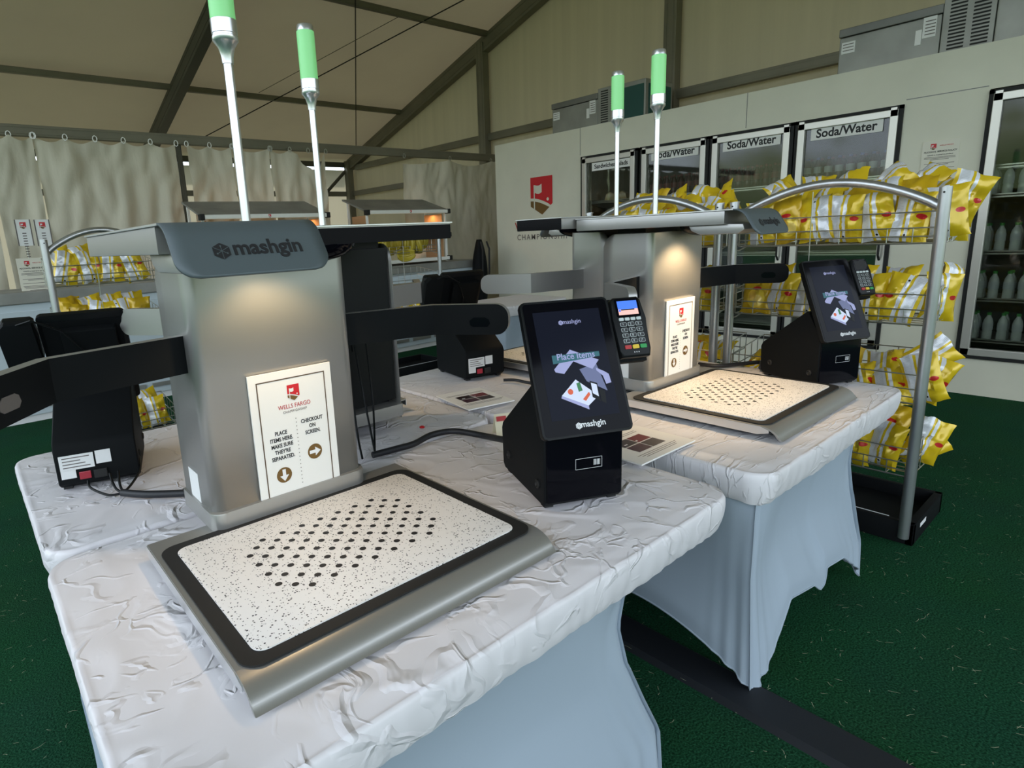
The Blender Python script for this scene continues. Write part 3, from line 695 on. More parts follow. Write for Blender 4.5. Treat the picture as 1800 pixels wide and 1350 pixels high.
    for p in me.polygons:
        n=p.normal; c=p.center
        if n.y<-.9 and c.x>-.08 and c.z<zt-.004: p.material_index=1
        if n.z<-.9: p.material_index=1
        if n.x>.9: p.material_index=1
    b=MB(); b.prism([(-.321,.149),(-.321,-.468),(-.078,-.468),(-.078,-.094),(BX1+.004,-.094),(BX1+.004,.149)],zt-.002,zt+.002,'z',bev=.0008)
    obj('head_top_sheet',b,ALUL,t)
    # visor sheet with curved fold
    L=[];n=10; VA=1.0
    for i in range(n+1):
        a=i/n*VA; L.append((-.468-.05*math.sin(a),zt-.05*(1-math.cos(a))))
    d=Vector((-math.cos(VA),-math.sin(VA))); e=Vector(L[-1]); 
    for k in (1,2,3): L.append(tuple(e+d*.0225*k))
    fr=rrect(-.321,-.078,0,1,.0)
    vs=[];fs=[];m=12
    tot=[0]
    for k in range(1,len(L)): tot.append(tot[-1]+(Vector(L[k])-Vector(L[k-1])).length)
    def wid(s):  # rounded lower corners
        rem=tot[-1]-s; R=.03
        return 0 if rem>R else R-math.sqrt(max(0,R*R-(R-rem)**2))
    LL=[];
    for k in range(41):
        s=tot[-1]*k/40; j=max(i for i in range(len(tot)) if tot[i]<=s+1e-9); j=min(j,len(L)-2)
        f=(s-tot[j])/(tot[j+1]-tot[j]); LL.append((Vector(L[j]).lerp(Vector(L[j+1]),f),s))
    for (p,s) in LL:
        w=wid(s)
        for i in range(m): x=-.321+w+(.243-2*w)*i/(m-1); vs.append((x,p.x,p.y))
    for k in range(40):
        for i in range(m-1): fs.append((k*m+i,k*m+i+1,(k+1)*m+i+1,(k+1)*m+i))
    b=MB(); b.add(vs,fs); vz=obj('visor',b,ALUD,t,smooth=True,ang=60,label='drooping grey visor with black wordmark')
    sm=vz.modifiers.new('s','SOLIDIFY'); sm.thickness=.004; sm.offset=0
    b=MB(); b.prism([(-.44,zb+.001),(-.492,zb-.0),(-.498,.655),(-.478,.642),(-.35,.642),(-.32,.655),(-.31,zb+.001)],-.30,-.10,'x',bev=.006); obj('camera_box',b,ALU,t,smooth=True,ang=35)
    # wordmark on the sloping visor
    a=VA; up=Vector((0,math.cos(a),math.sin(a))); nr=Vector((0,-math.sin(a),math.cos(a)))
    mid=e+d*.026
    M=wallM(Vector((-.2,mid.x,mid.y))+nr*.0024,(1,0,0),up)
    l=MB(); hexmark(l,M@T(-.050,.0,0),.0145,0,1); put(l,text_mb('mashgin',.036,bold=.022,width=.98),M@T(.024,.0035,.0004)); obj('wordmark',l,[INK,ALUD],vz)
    # camera dome and warm lamp under the bar in front of the column
    b=MB()
    b.grid(24,8,lambda u,v:(.065+.125*math.cos(2*PI*u)*math.sin(PI/2*v)*1.0,-.165+.062*math.sin(2*PI*u)*math.sin(PI/2*v),.673-.040*math.cos(PI/2*v)),closeu=True); obj('camera_dome',b,GLOSS,t,smooth=True)
    b=MB(); b.box(-.06,.0,-.30,-.27,.676,.681); b.box(-.06,.06,-.16,-.14,.676,.681)
    b=MB(); b.box(-.05,.0,-.235,-.20,.664,.671); obj('lamp_lens',b,LAMP,t,label='small warm lamp under the head')
    if light:
        ld=bpy.data.lights.new('lamp_light','SPOT'); ld.energy=light; ld.color=(1,.70,.38); ld.spot_size=2.1; ld.spot_blend=.6; ld.shadow_soft_size=.02
        lo=bpy.data.objects.new('lamp_light',ld); COL.objects.link(lo); lo.parent=t; lo.location=(-.02,-.24,.655); lo.rotation_euler=(math.radians(12),0,0)
    # side arms with cameras: L at the left, R at the right
    def arm(sg,x0,nm):
        z0,z1=.408,.492
        A=Vector((sg*.19,-.06)); B=Vector((sg*.455,-.125)); Cc=Vector((sg*.575,-.300)) 
        th=.028; pts=[A,B,Cc]
        # face outline per segment, sheet band curved; outer silver shell + dark inner face
        n1=(B-A).normalized(); n2=(Cc-B).normalized()
        P1=Vector((-n1.y,n1.x))*sg; P2=Vector((-n2.y,n2.x))*sg  # pointing back/outward
        pm=(P1+P2).normalized()*1.05
        ins=[A,B,Cc]; outs=[A+P1*th,B+pm*th,Cc+P2*th]
        b=MB()
        # outline in (s,z): rounded at the end
        def seg(off_in,zlo,zhi,nn):
            pass
        L1=(B-A).length; L2=(Cc-B).length; R=.034
        ss=[0,L1*.5,L1]+[L1+(L2-R)*k/4 for k in range(1,5)]+[L1+L2-R+R*math.sin(k/6*PI/2) for k in range(1,7)]
        ring=[]
        for s in ss:
            rem=L1+L2-s; c=0 if rem>=R else R-math.sqrt(max(0,R*R-(R-rem)**2))
            if s<=L1: pi_=A.lerp(B,s/L1); po=(A+P1*th).lerp(B+pm*th,s/L1)
            else: f=(s-L1)/L2; pi_=B.lerp(Cc,f); po=(B+pm*th).lerp(Cc+P2*th,f)
            ring.append([(pi_.x,pi_.y,z0+c),(po.x,po.y,z0+c),(po.x,po.y,z1-c),(pi_.x,pi_.y,z1-c)])
        vs=[p for r_ in ring for p in r_]; fs=[];mi=[]
        for k in range(len(ring)-1):
            for e_ in range(4):
                fs.append((k*4+e_,k*4+(e_+1)%4,(k+1)*4+(e_+1)%4,(k+1)*4+e_)); mi.append(1 if e_==3 else 0)
        fs+= [(0,1,2,3),tuple((len(ring)-1)*4+q for q in (3,2,1,0))]; mi+=[0,0]
        b.v=[tuple(v) for v in vs]; b.f=fs; b.m=mi
        ao=obj('camera_arm',b,[ALU,BLKM],t,smooth=True,ang=30)
        # lens window on the inner face
        c=B.lerp(Cc,.62); fdir=-P2; M=wallM((c.x+fdir.x*.0008,c.y+fdir.y*.0008,.443),(n2.x*sg,n2.y*sg,0),(0,0,1))
        w=MB(); w.prism([(-.026,-.008),(-.018,-.013),(.022,-.013),(.030,-.004),(.026,.008),(.016,.013),(-.016,.013),(-.028,.004)],-.002,.0006,'z',M=M); obj('lens_window',w,GLOSS if sg>0 else INKG,ao)
    arm(-1,0,'l'); arm(1,0,'r')
    # signal light pole
    b=MB(); b.lathe([(.0105,.717),(.0105,1.092)],16); b.lathe([(.016,.717),(.016,.722),(.0105,.724)],16); po=obj('light_pole',b,ALUL,t,smooth=True,ang=40)
    b=MB(); b.lathe([(.0125,1.085),(.0135,1.10),(.018,1.118),(.026,1.130),(.0285,1.133),(.0285,1.141),(.0275,1.142),(.0275,1.146),(.0285,1.147),(.0285,1.175),(.026,1.177)],24); obj('light_socket',b,ALUL,t,smooth=True,ang=40)
    b=MB(); b.lathe([(.0275,1.176),(.0275,1.315),(.0265,1.316)],28); obj('signal_light',b,EMG,t,smooth=True,ang=40,label='glowing green light cylinder')
    b=MB(); b.lathe([(.0265,1.3165),(.0255,1.332),(.0235,1.335)],24); obj('light_cap',b,ALUL,t,smooth=True,ang=40)
    if sign: kiosk_sign(t)
    # small sticker low on the left side
    b=MB(); b.box(-.1985,-.1972,-.02,.05,.045,.155); obj('side_sticker',b,PAPERE,t)
    return t
K1=make_kiosk('nearest silver self-checkout machine, with white instruction board and tray towards the viewer',(.567,1.44,ZTAB),0)
K2=make_kiosk('silver self-checkout machine on the right table beside the snack rack',(2.235,1.38,ZTAB),0,light=16)
KB=make_kiosk('self-checkout machine behind the nearest one, seen from its black open back',(.985,1.845,ZTAB+.01),PI,sign=False,light=5)
KD=make_kiosk('self-checkout machine back to back with the right one, turned away',(2.40,1.68,ZTAB+.01),PI,sign=False,light=6)
# ------------------------------------------------------------ payment terminals
SCR=mat('screen_off_black',(0.004,0.005,0.010,1),.10,spec=.05,emit=((0.05,0.06,0.10,1),.12))
def em(n,c,s): return mat(n,c,.4,emit=(c,s))
E_L=em('screen_lavender',rgb(150,150,190),.28); E_G=em('screen_slate',rgb(95,100,135),.25); E_W=em('screen_white',rgb(190,195,215),.4); E_T=em('screen_teal',rgb(30,90,100),.22)
E_O=em('screen_orange',rgb(200,80,40),.3); E_N=em('screen_green',rgb(40,110,60),.25); E_B=em('screen_blue',rgb(60,110,220),.55); E_P=em('screen_pink',rgb(235,175,165),.5)
def make_terminal(label,loc,rz,dim=False):
    t=thing('checkout_terminal',label,'checkout terminal',loc,rz)
    # local: x right, y back, z up; front-left base corner at origin
    prof=[(0,.012),(.012,0),(.285,0),(.30,.012),(.305,.12),(.295,.14),(.075,.300),(.058,.300),(.004,.19),(0,.185)]
    b=MB(); b.prism(prof,0,.215,'x',bev=.008,seg=3); obj('base_housing',b,BLKM,t,smooth=True,ang=35)
    b=MB(); b.box(.006,.209,-.004,.004,.012,.215,bev=.003); fp=obj('scanner_window',b,GLOSS,t,smooth=True,ang=35)
    M=wallM((.118,-.0046,.105),(1,0,0),(0,0,1))
    l=MB(); W,H,w=.072,.028,.0008
    for (a,c,p,q) in ((-W/2,W/2,H/2-w,H/2),(-W/2,W/2,-H/2,-H/2+w),(-W/2,-W/2+w,-H/2,H/2),(W/2-w,W/2,-H/2,H/2)):
        l.add([M@Vector(v) for v in ((a,p,.0003),(c,p,.0003),(c,q,.0003),(a,q,.0003))],[(0,1,2,3)])
    for i,wd in enumerate((1,2,1,1,2,1,1)): 
        x=.013+i*.0028; l.add([M@Vector(v) for v in ((x,-.007,.0003),(x+.0009*wd,-.007,.0003),(x+.0009*wd,.008,.0003),(x,.008,.0003))],[(0,1,2,3)])
    obj('scan_label',l,WHT,fp)
    for (x,y) in ((.02,.03),(.195,.03),(.02,.27),(.195,.27)):
        f=MB(); f.box(x-.012,x+.012,y-.012,y+.012,-.008,.002); obj('rubber_foot',f,RUB,t)
    for (y,z) in ((.04,.05),(.245,.055)):
        s_=MB(); s_.lathe([(.012,0),(.012,.003),(.008,.005),(.006,.002)],12); s_.xf(T(0,y,z)@RY(-PI/2)); obj('side_screw',s_,RUB,t,smooth=True,ang=30)
    # rear details
    r=MB(); r.box(.115,.203,.3035,.3055,.055,.10); r.box(.165,.203,.3035,.3055,.03,.056); r.box(.070,.110,.3035,.3055,.062,.102); rl=obj('rear_label',r,PAPERE,t)
    l=MB()
    for i in range(4): l.box(.125+.012*(i%3),.195,.3055,.3059,.062+i*.0095,.0648+i*.0095)
    obj('label_print',l,INKG,rl)
    sw=MB(); sw.box(.128,.158,.303,.307,.022,.045,bev=.002); obj('power_switch',sw,mat('red_switch',(.16,.01,.02,1),.3,emit=((1,.05,.1,1),.12)),t)
    r=MB(); r.box(.085,.120,.303,.312,.020,.046,bev=.002); obj('power_socket',r,RUB,t)
    # tilted screen
    tilt=math.atan2(.14,.313); M=T(-.012,-.030,.187)@RX(-tilt)
    s=MB(); s.prism(rrect(0,.238,0,.343,.012,5),0,.018,'z',bev=.003,M=M@RX(PI/2)@T(0,0,-.018)); so_=obj('touch_screen',s,BLK,t,smooth=True,ang=35)
    Ms=wallM(M@Vector((.119,-.0004,.1715)),(1,0,0),M.to_3x3()@Vector((0,0,1)))
    g=MB(); g.prism(rrect(-.113,.113,-.166,.166,.009,5),-.0005,.0003,'z',M=Ms); obj('glass_front',g,GLOSS,so_)
    g=MB(); g.add([Ms@Vector(v) for v in ((-.090,-.128,.0006),(.090,-.128,.0006),(.090,.143,.0006),(-.090,.143,.0006))],[(0,1,2,3)])
    dp=obj('display',g,SCR,so_)
    l=MB(); hexmark(l,Ms@T(-.0235,-.1465,.0004),.0085,0,1); put(l,text_mb('mashgin',.0205,bold=.015),Ms@T(.015,-.1445,.0006)); obj('bezel_wordmark',l,[WHT,INKG],so_)
    l=MB(); hexmark(l,Ms@T(-.020,.112,.0006),.0065,0,1); put(l,text_mb('mashgin',.0155),Ms@T(.010,.113,.0009))
    q=1 if not dim else .5
    def pl(pts,k,z=.0009): l.add([Ms@Vector((x*.0012,y*.0012,z)) for x,y in pts],[tuple(range(len(pts)))],k)
    pl([(-50,-3),(-8,35),(52,8),(34,-10),(-5,10),(-30,-14),(-48,-9)],2)
    pl([(5,-8),(44,2),(58,-58),(16,-34)],3,.0008)
    pl([(42,-8),(60,-18),(68,-24),(70,-42),(58,-44),(54,-26),(42,-14)],2,.001)
    pl([(-44,-58),(-8,-28),(36,-66),(10,-84)],4,.0010); pl([(-44,-58),(10,-84),(10,-92),(-46,-63)],2,.0010)
    pl([(22,-34),(38,-40),(38,-78),(22,-68)],5,.0012); pl([(24,-38),(36,-43),(36,-68),(24,-60)],4,.0014); pl([(40,-52),(52,-58),(50,-84),(40,-78)],5,.0012)
    pl([(-24+6*math.cos(a),-52+6*math.sin(a)) for a in [i*PI/6 for i in range(12)]],6,.0014)
    pl([(-8,-36),(0,-34),(3,-52),(-6,-54)],7,.0014); pl([(0,-70),(16,-56),(18,-62),(6,-74)],6,.0014)
    pl([(-50,8),(56,16),(56,26),(-50,26)],8,.0011)
    put(l,text_mb('Place Items',.0225,bold=.012),Ms@T(.003,.025,.0016),0)
    obj('display_graphics',l,[E_L,SCR,E_L,E_G,E_W,BLK,E_O,E_N,E_T],dp)
    # card reader
    rd=MB(); Mr=M@T(.243,.006,.178)
    S=[(.004,0),(.082,0),(.088,.02),(.090,.10),(.086,.150),(.078,.158),(.010,.158),(.002,.150),(-.002,.10),(0,.02)]
    rd.prism(S,0,.032,'z',bev=.007,seg=3,M=Mr@RX(PI/2)@T(0,0,-.02)); ro=obj('card_reader',rd,BLK,t,smooth=True,ang=40)
    rb=MB(); rb.prism([(-.004,-.006),(.09,-.006),(.094,.14),(.07,.165),(.0,.165)],-.03,.0,'z',bev=.006,M=Mr@RX(PI/2)@T(0,0,-.02)); obj('reader_mount',rb,BLKM,t,smooth=True,ang=40)
    Mk=wallM(Mr@Vector((.044,-.0124,.079)),(1,0,0),M.to_3x3()@Vector((0,0,1)))
    def q4(x0,x1,y0,y1,z): return [Mk@Vector(v) for v in ((x0,y0,z),(x1,y0,z),(x1,y1,z),(x0,y1,z))]
    g=MB(); g.prism(rrect(-.034,.034,.026,.074,.004,3),0,.0008,'z',M=Mk); obj('reader_bezel',g,GLOSS,ro)
    g=MB(); 
    if not dim:
        g.add(q4(-.028,.028,.046,.068,.0012),[(0,1,2,3)],0); g.add(q4(-.028,.028,.031,.046,.0012),[(0,1,2,3)],1)
        g.add(q4(-.02,.018,.043,.046,.0015),[(0,1,2,3)],2)
        g.add(q4(-.027,-.021,.040,.045,.0015),[(0,1,2,3)],3)
    else: g.add(q4(-.028,.028,.031,.068,.0012),[(0,1,2,3)],2)
    obj('reader_display',g,[E_B,E_P,INK,E_B],ro)
    KW=mat('key_white',(.55,.6,.6,1),.4); KG=mat('key_dark',(.015,.016,.018,1),.4)
    for i in range(4):
        g=MB(); x=-.0245+i*.0163; g.prism(rrect(x-.0065,x+.0065,.0155,.0235,.002,3),0,.002,'z',M=Mk); obj('function_key',g,KW,ro)
    keys=['1','2','3','4','5','6','7','8','9','F','0','.,*']
    for i,kk in enumerate(keys):
        x=-.0215+(i%3)*.0215; y=.006-(i//3)*.0145
        g=MB(); g.prism(rrect(x-.0088,x+.0088,y-.0052,y+.0052,.0025,3),0,.0016,'z',M=Mk,mi=1); g.prism(rrect(x-.0078,x+.0078,y-.0043,y+.0043,.002,3),.0012,.0022,'z',M=Mk,mi=0)
        put(g,text_mb(kk,.0072,bold=.02,ext=.0001),Mk@T(x-.002,y,.0024),1); obj('number_key',g,[KG,KW],ro)
    for i,(n,c) in enumerate((('red_key',(.45,.02,.02,1)),('yellow_key',(.75,.50,.02,1)),('green_key',(.01,.30,.06,1)))):
        x=-.0215+i*.0215; g=MB(); g.prism(rrect(x-.0088,x+.0088,-.0585,-.0485,.0022,3),0,.0022,'z',M=Mk); obj(n,g,mat(n,c,.4),ro)
    g=MB(); 
    for x in (-.006,0,.006): g.add(q4(x-.0012,x+.0012,-.0685,-.066,.0004),[(0,1,2,3)])
    obj('reader_marks',g,WHT,ro)
    c=MB(); c.tube([M@Vector((.29,.05,.335)),M@Vector((.24,.07,.36)),M@Vector((.17,.075,.32)),M@Vector((.12,.06,.22)),M@Vector((.11,.05,.12))],.003,8); obj('reader_cable',c,BLK,t,smooth=True)
    b=MB(); b.box(.03,.18,.018,.05,.05,.30,bev=.004,M=M); b.box(.012,.226,.018,.022,.02,.32,M=M); obj('screen_back',b,BLKM,t)
    return t
make_terminal('black touch-screen terminal with lit card reader, in front on the nearest table',(1.032,.922,ZTAB+.008),-math.radians(25))
make_terminal('black touch-screen terminal with dark card reader on the right table',(2.63,.875,ZTAB+.008),-math.radians(23.5),dim=True)
make_terminal('black terminal seen from behind at the left, with a glowing red power switch',(.421,2.233,ZTAB+.008),math.radians(165),dim=True)
make_terminal('black terminal seen from behind on the far right-hand table, beyond the camera arm',(2.06,2.33,ZTAB+.008),math.radians(169),dim=True)
# ------------------------------------------------------------ snack bags
def bagmat():
    m=bpy.data.materials.new('snack_bag_print'); m.use_nodes=True; nt=m.node_tree; b=nt.nodes['Principled BSDF']
    b.inputs['Roughness'].default_value=.27; b.inputs['Coat Weight'].default_value=.3; b.inputs['Metallic'].default_value=.15
    uv=nt.nodes.new('ShaderNodeUVMap'); s=nt.nodes.new('ShaderNodeSeparateXYZ'); nt.links.new(uv.outputs[0],s.inputs[0])
    r=nt.nodes.new('ShaderNodeValToRGB'); r.color_ramp.interpolation='CONSTANT'; nt.links.new(s.outputs[0],r.inputs[0])
    Y=(.68,.475,.014,1); YD=(.58,.37,.010,1); Wt=(.72,.74,.78,1); S=(.46,.48,.52,1)
    st=[(0,Y),(.04,Wt),(.185,Y),(.22,Wt),(.27,Y),(.5,YD),(.985,Y)]
    e=r.color_ramp.elements; e[0].color=Y; e[0].position=0; e[1].position=.04; e[1].color=Wt
    for p,c in st[2:]: q=e.new(p); q.color=c
    def ell(cu,cv,ru,rv,prev,col):
        a=nt.nodes.new('ShaderNodeVectorMath'); a.operation='SUBTRACT'; a.inputs[1].default_value=(cu,cv,0); nt.links.new(uv.outputs[0],a.inputs[0])
        d=nt.nodes.new('ShaderNodeVectorMath'); d.operation='DIVIDE'; d.inputs[1].default_value=(ru,rv,1); nt.links.new(a.outputs[0],d.inputs[0])
        l=nt.nodes.new('ShaderNodeVectorMath'); l.operation='LENGTH'; nt.links.new(d.outputs[0],l.inputs[0])
        t=nt.nodes.new('ShaderNodeMath'); t.operation='LESS_THAN'; t.inputs[1].default_value=1; nt.links.new(l.outputs['Value'],t.inputs[0])
        x=nt.nodes.new('ShaderNodeMix'); x.data_type='RGBA'; nt.links.new(t.outputs[0],x.inputs[0]); nt.links.new(prev,x.inputs[6]); x.inputs[7].default_value=col; return x.outputs[2]
    c=r.outputs[0]
    c=ell(.74,.36,.15,.24,c,(.85,.62,.05,1)); c=ell(.70,.30,.09,.13,c,(.88,.66,.16,1)); c=ell(.80,.42,.07,.11,c,(.80,.50,.06,1))
    c=ell(.74,.60,.075,.045,c,(.55,.02,.02,1)); c=ell(.40,.50,.06,.05,c,(.55,.02,.02,1)); c=ell(.245,.12,.016,.022,c,(.01,.01,.01,1))
    # nutrition lines on the pale panel
    w=nt.nodes.new('ShaderNodeTexWave'); w.bands_direction='Y'; w.inputs['Scale'].default_value=14; nt.links.new(uv.outputs[0],w.inputs['Vector'])
    g=nt.nodes.new('ShaderNodeMath'); g.operation='GREATER_THAN'; g.inputs[1].default_value=.8; nt.links.new(w.outputs[0],g.inputs[0])
    i1=nt.nodes.new('ShaderNodeMath'); i1.operation='COMPARE'; i1.inputs[1].default_value=.105; i1.inputs[2].default_value=.05; nt.links.new(s.outputs[0],i1.inputs[0])
    i2=nt.nodes.new('ShaderNodeMath'); i2.operation='MULTIPLY'; nt.links.new(g.outputs[0],i2.inputs[0]); nt.links.new(i1.outputs[0],i2.inputs[1])
    x=nt.nodes.new('ShaderNodeMix'); x.data_type='RGBA'; nt.links.new(i2.outputs[0],x.inputs[0]); nt.links.new(c,x.inputs[6]); x.inputs[7].default_value=S
    nt.links.new(x.outputs[2],b.inputs['Base Color']); return m
BAG=bagmat()
def bagmesh(seed,w=.150,h=.205,d=.034):
    R=random.Random(seed); nu,nv=13,15; vs=[];uvs=[];fs=[];fuv=[]
    off=Vector((R.uniform(0,50),R.uniform(0,50),R.uniform(0,50)))
    for side in (0,1):
        for j in range(nv):
            for i in range(nu):
                u=i/(nu-1); v=j/(nv-1); x=(u-.5); y=(v-.5)
                pv=max(0,1-(abs(y)/.5)**2.6)**.62; pu=max(0,1-(abs(x)/.5)**2.2)**.5
                th=d*pv*pu
                cr=1-2*abs(noise.noise(Vector((x*4,y*4,side*3))*1.3+off))
                th*=.82+.30*noise.noise(Vector((x*5,y*5,side*7))+off)
                th+=.007*(cr-.6)*2.2*pv*pu+.006*noise.noise(Vector((x*11,y*11,side))+off)*pu
                flare=.0055*math.sin(u*19+seed)*(max(0,abs(y)-.40)/.1)
                X=x*w*(1-.13*pv*(1-.2*R.random()*.2)); Z=y*h+.01*noise.noise(Vector((x*3,9,seed)))*(1 if abs(y)>.44 else 0)
                yy=(-th if side==0 else th)+flare+.026*noise.noise(Vector((x*1.6,y*1.6,seed*1.7)))
                if i in(0,nu-1) or j in (0,nv-1): yy=flare+.026*noise.noise(Vector((x*1.6,y*1.6,seed*1.7)))
                vs.append((X,yy,Z)); uvs.append((u*.49 if side==0 else .51+u*.48,v))
    N=nu*nv
    for side in (0,1):
        for j in range(nv-1):
            for i in range(nu-1):
                a=side*N+j*nu+i; q=(a,a+1,a+nu+1,a+nu); fs.append(q if side==0 else q[::-1])
    me=bpy.data.meshes.new('snack_bag'); me.from_pydata(vs,[],fs); me.materials.append(BAG)
    ul=me.uv_layers.new(name='UVMap')
    for lp in me.loops: ul.data[lp.index].uv=uvs[lp.vertex_index]
    bm=bmesh.new(); bm.from_mesh(me); bmesh.ops.remove_doubles(bm,verts=bm.verts,dist=1e-5); bm.to_mesh(me); bm.free()
    me.polygons.foreach_set('use_smooth',[True]*len(me.polygons)); me.set_sharp_from_angle(angle=math.radians(50)); me.update(); return me
BAGS=[bagmesh(s) for s in range(7)]
BR=random.Random(21)
def bag(P,rot,label,group,k=None):
    o=bpy.data.objects.new('snack_bag',BAGS[BR.randrange(7) if k is None else k]); COL.objects.link(o)
    o.matrix_world=Matrix.Translation(P)@rot; tag(o,label,'snack bag',group); return o
# ------------------------------------------------------------ wire racks
TIERS=[1.297,.963,.625,.295]
def rack(label,org,rz,Wd,tiers=TIERS,hoop=True,top=1.512,depth=.36,bh=.125,base=True,tagwire=True):
    t=thing('wire_rack',label,'wire rack',org,rz); r=.0215
    for x in (0,Wd):
        b=MB(); b.tube([(x,-.012,.03),(x,-.012,top)],r,16); b.tube([(x,0,top-.002),(x,0,top+.002)],r*.85,16)
        b.xf(T(0,0,0)); p=obj('upright_tube',b,STEEL,t,smooth=True,ang=50)
        c=MB(); c.tube([(x,-r-.013,top-.02),(x,-r-.008,top-.02)],.004,8); 
        hh=MB(); 
        for i in range(3): hh.box(x-.003,x+.003,-r-.0008,-r+.002,top-.05-.022*i,top-.036-.022*i)
        hh.v+=[]; obj('peg_holes',c,RUB,p)
    if hoop:
        pts=[]
        for i in range(25):
            u=i/24; pts.append((r*.6+(Wd-r*1.2)*u,0,top-.075+.125*math.sin(PI*u)**.85))
        b=MB(); b.tube(pts,.019,14); obj('top_hoop',b,STEEL,t,smooth=True,ang=50)
    for zb in tiers:
        b=MB(); w=.0028; y0,y1=.028,.028+depth
        # sloped sides, front low
        for z in (zb,zb+.028,zb+.062,zb+bh): b.tube([(.01,y0,z),(Wd-.01,y0,z)],w if z!=zb else .004,5)
        b.tube([(.01,y1,zb+bh+.05),(Wd-.01,y1,zb+bh+.05)],w,5); b.tube([(.01,y1,zb),(Wd-.01,y1,zb)],.004,5); b.tube([(.01,y1,zb+.09),(Wd-.01,y1,zb+.09)],w,5)
        n=max(3,int(Wd/.082))
        for i in range(n+1):
            x=.01+(Wd-.02)*i/n; b.tube([(x,y0,zb+.062),(x,y0,zb),(x,y1,zb),(x,y1,zb+bh+.05)],w*.8,4)
        for x in (.01,Wd-.01):
            b.tube([(x,y0,zb+bh),(x,y1,zb+bh+.05)],w,5); b.tube([(x,y0,zb),(x,y0,zb+bh)],w,5); b.tube([(x,y0,zb+.06),(x,y1,zb+.09)],w,5)
            for i in range(1,5): yy=y0+depth*i/5; b.tube([(x,yy,zb),(x,yy,zb+bh+.05*i/5)],w*.8,4)
            b.tube([(x+(.006 if x<.1 else -.006),.0,zb-.02),(x+(.006 if x<.1 else -.006),y0,zb-.02),(x+(.006 if x<.1 else -.006),y0+.09,zb+.0)],.0035,5)
        for i in range(1,6): yy=y0+depth*i/6; b.tube([(.01,yy,zb),(Wd-.01,yy,zb)],w*.8,4)
        obj('wire_basket',b,WIRE,t,smooth=True,ang=60)
    if tagwire:
        b=MB(); x=Wd*.42; b.tube([(x,.0,top+.02),(x,.012,top-.35),(x+.002,.012,top-.72)],.0022,5); obj('tag_wire',b,WIRE,t)
    if base:
        b=MB(); x0,x1,y0,y1=-.03,Wd+.035,-.012,depth+.10; th=.03
        for (a,c,p,q) in ((x0,x1,y0,y0+th),(x0,x1,y1-th,y1),(x0,x0+th,y0,y1),(x1-th,x1,y0,y1)): b.box(a,c,p,q,.0,.10,bev=.004)
        b.box(x0+.01,x1-.01,y0+.01,y1-.01,.01,.04); bo=obj('base_box',b,BLKM,t,smooth=True,ang=30)
        b=MB(); b.box(x1,x1+.001,y0+.10,y0+.19,.055,.075); b.box(x0+.1,x1-.1,y0+th-.001,y0+th+.001,.095,.102); obj('base_sticker',b,PAPERE,bo)
    return t
def fill(org,rz,Wd,tier,name,group,rows,depth=.36,n=6,first=0.06,w=.150):
    """rows: list of (y offset, z lift, lean, jitter)"""
    M=T(*org)@RZ(rz)
    for ri,(yo,zl,lean,jit) in enumerate(rows):
        for i in range(n):
            x=first+(Wd-2*first)*((i+.5+(.35 if ri%2 else 0))/ (n+.2)); x=min(x,Wd-.05)
            flip=PI if BR.random()<.10 else 0; turn=PI if BR.random()<.22 else 0
            rot=RZ(BR.uniform(-.18,.18)*jit)@RX(-lean+BR.uniform(-.12,.12))@RY(BR.uniform(-.22,.22)*jit)@RZ(turn)@RY(flip)
            z=tier+.105*math.cos(lean)*1.0+zl+BR.uniform(-.006,.012)
            P=M@Vector((x,yo,z)); bag(P,RZ(rz)@rot,name,group)
X2=3.03
R1=((X2,1.43,0),-PI/2,.815); R2=((X2,2.305,0),-PI/2,.80)
rack('tall wire rack of snack bags nearest the viewer on the right',R1[0],R1[1],R1[2])
rack('wire rack of snack bags behind the right checkout machine, left of the nearer rack',R2[0],R2[1],R2[2])
R3=((.462,4.4,0),0,.62); T3=[1.225,.90,.57,.20]; R4=((3.22,5.0,0),0,.78)
rack('wire rack of snack bags at the far left in front of the curtains',*R3[:2],R3[2],tiers=T3)
rack('wire rack with bananas on top, in front of the display case',*R4[:2],R4[2],tiers=[1.27,.93,.55],hoop=False,top=1.47)
for y,rw,l,g in ((0,R1,'rack nearest the viewer','nearest rack'),(1,R2,'left one of the two right-hand racks','second rack')):
    fill(*rw,TIERS[0],'snack bag at the front of the top basket, '+l,'bags at the front of the top basket, '+g,[(.075,.0,.10,1)],first=.04)
    fill(*rw,TIERS[0]+.10,'snack bag in mid-heap on the top basket, '+l,'bags in the middle of the top heap, '+g,[(.165,-.03,.40,2.2),(.25,-.01,.5,2.4)],first=.05)
    fill(*rw,TIERS[0]+.17,'snack bag cresting the heap on the top basket, '+l,'bags on the crest of the top heap, '+g,[(.30,-.02,.55,3.4)],first=.05,n=5)
    fill(*rw,TIERS[1],'snack bag at the front of the second basket, '+l,'bags at the front of the second basket, '+g,[(.075,.0,.22,1.2)],first=.04)
    fill(*rw,TIERS[1]+.05,'snack bag at the back of the second basket, '+l,'bags at the back of the second basket, '+g,[(.20,.0,.5,2)],n=4,first=.05)
fill(*R1,TIERS[2],'snack bag at the front of the third basket of the nearest wire rack','bags at the front of the third basket, nearest rack',[(.095,-.02,.8,2)],first=.05)
fill(*R1,TIERS[2]+.07,'snack bag lying on top of others in the third basket of the nearest wire rack','bags lying in the third basket, nearest rack',[(.20,-.0,1.1,2)],n=4,first=.08)
fill(*R1,TIERS[3],'snack bag at the front of the bottom basket of the nearest wire rack','bags at the front of the bottom basket, nearest rack',[(.075,0,.15,1.2)],first=.04)
fill(*R1,TIERS[3]+.08,'snack bag at the back of the bottom basket of the nearest wire rack','bags at the back of the bottom basket, nearest rack',[(.20,0,.5,2)],n=5,first=.04)
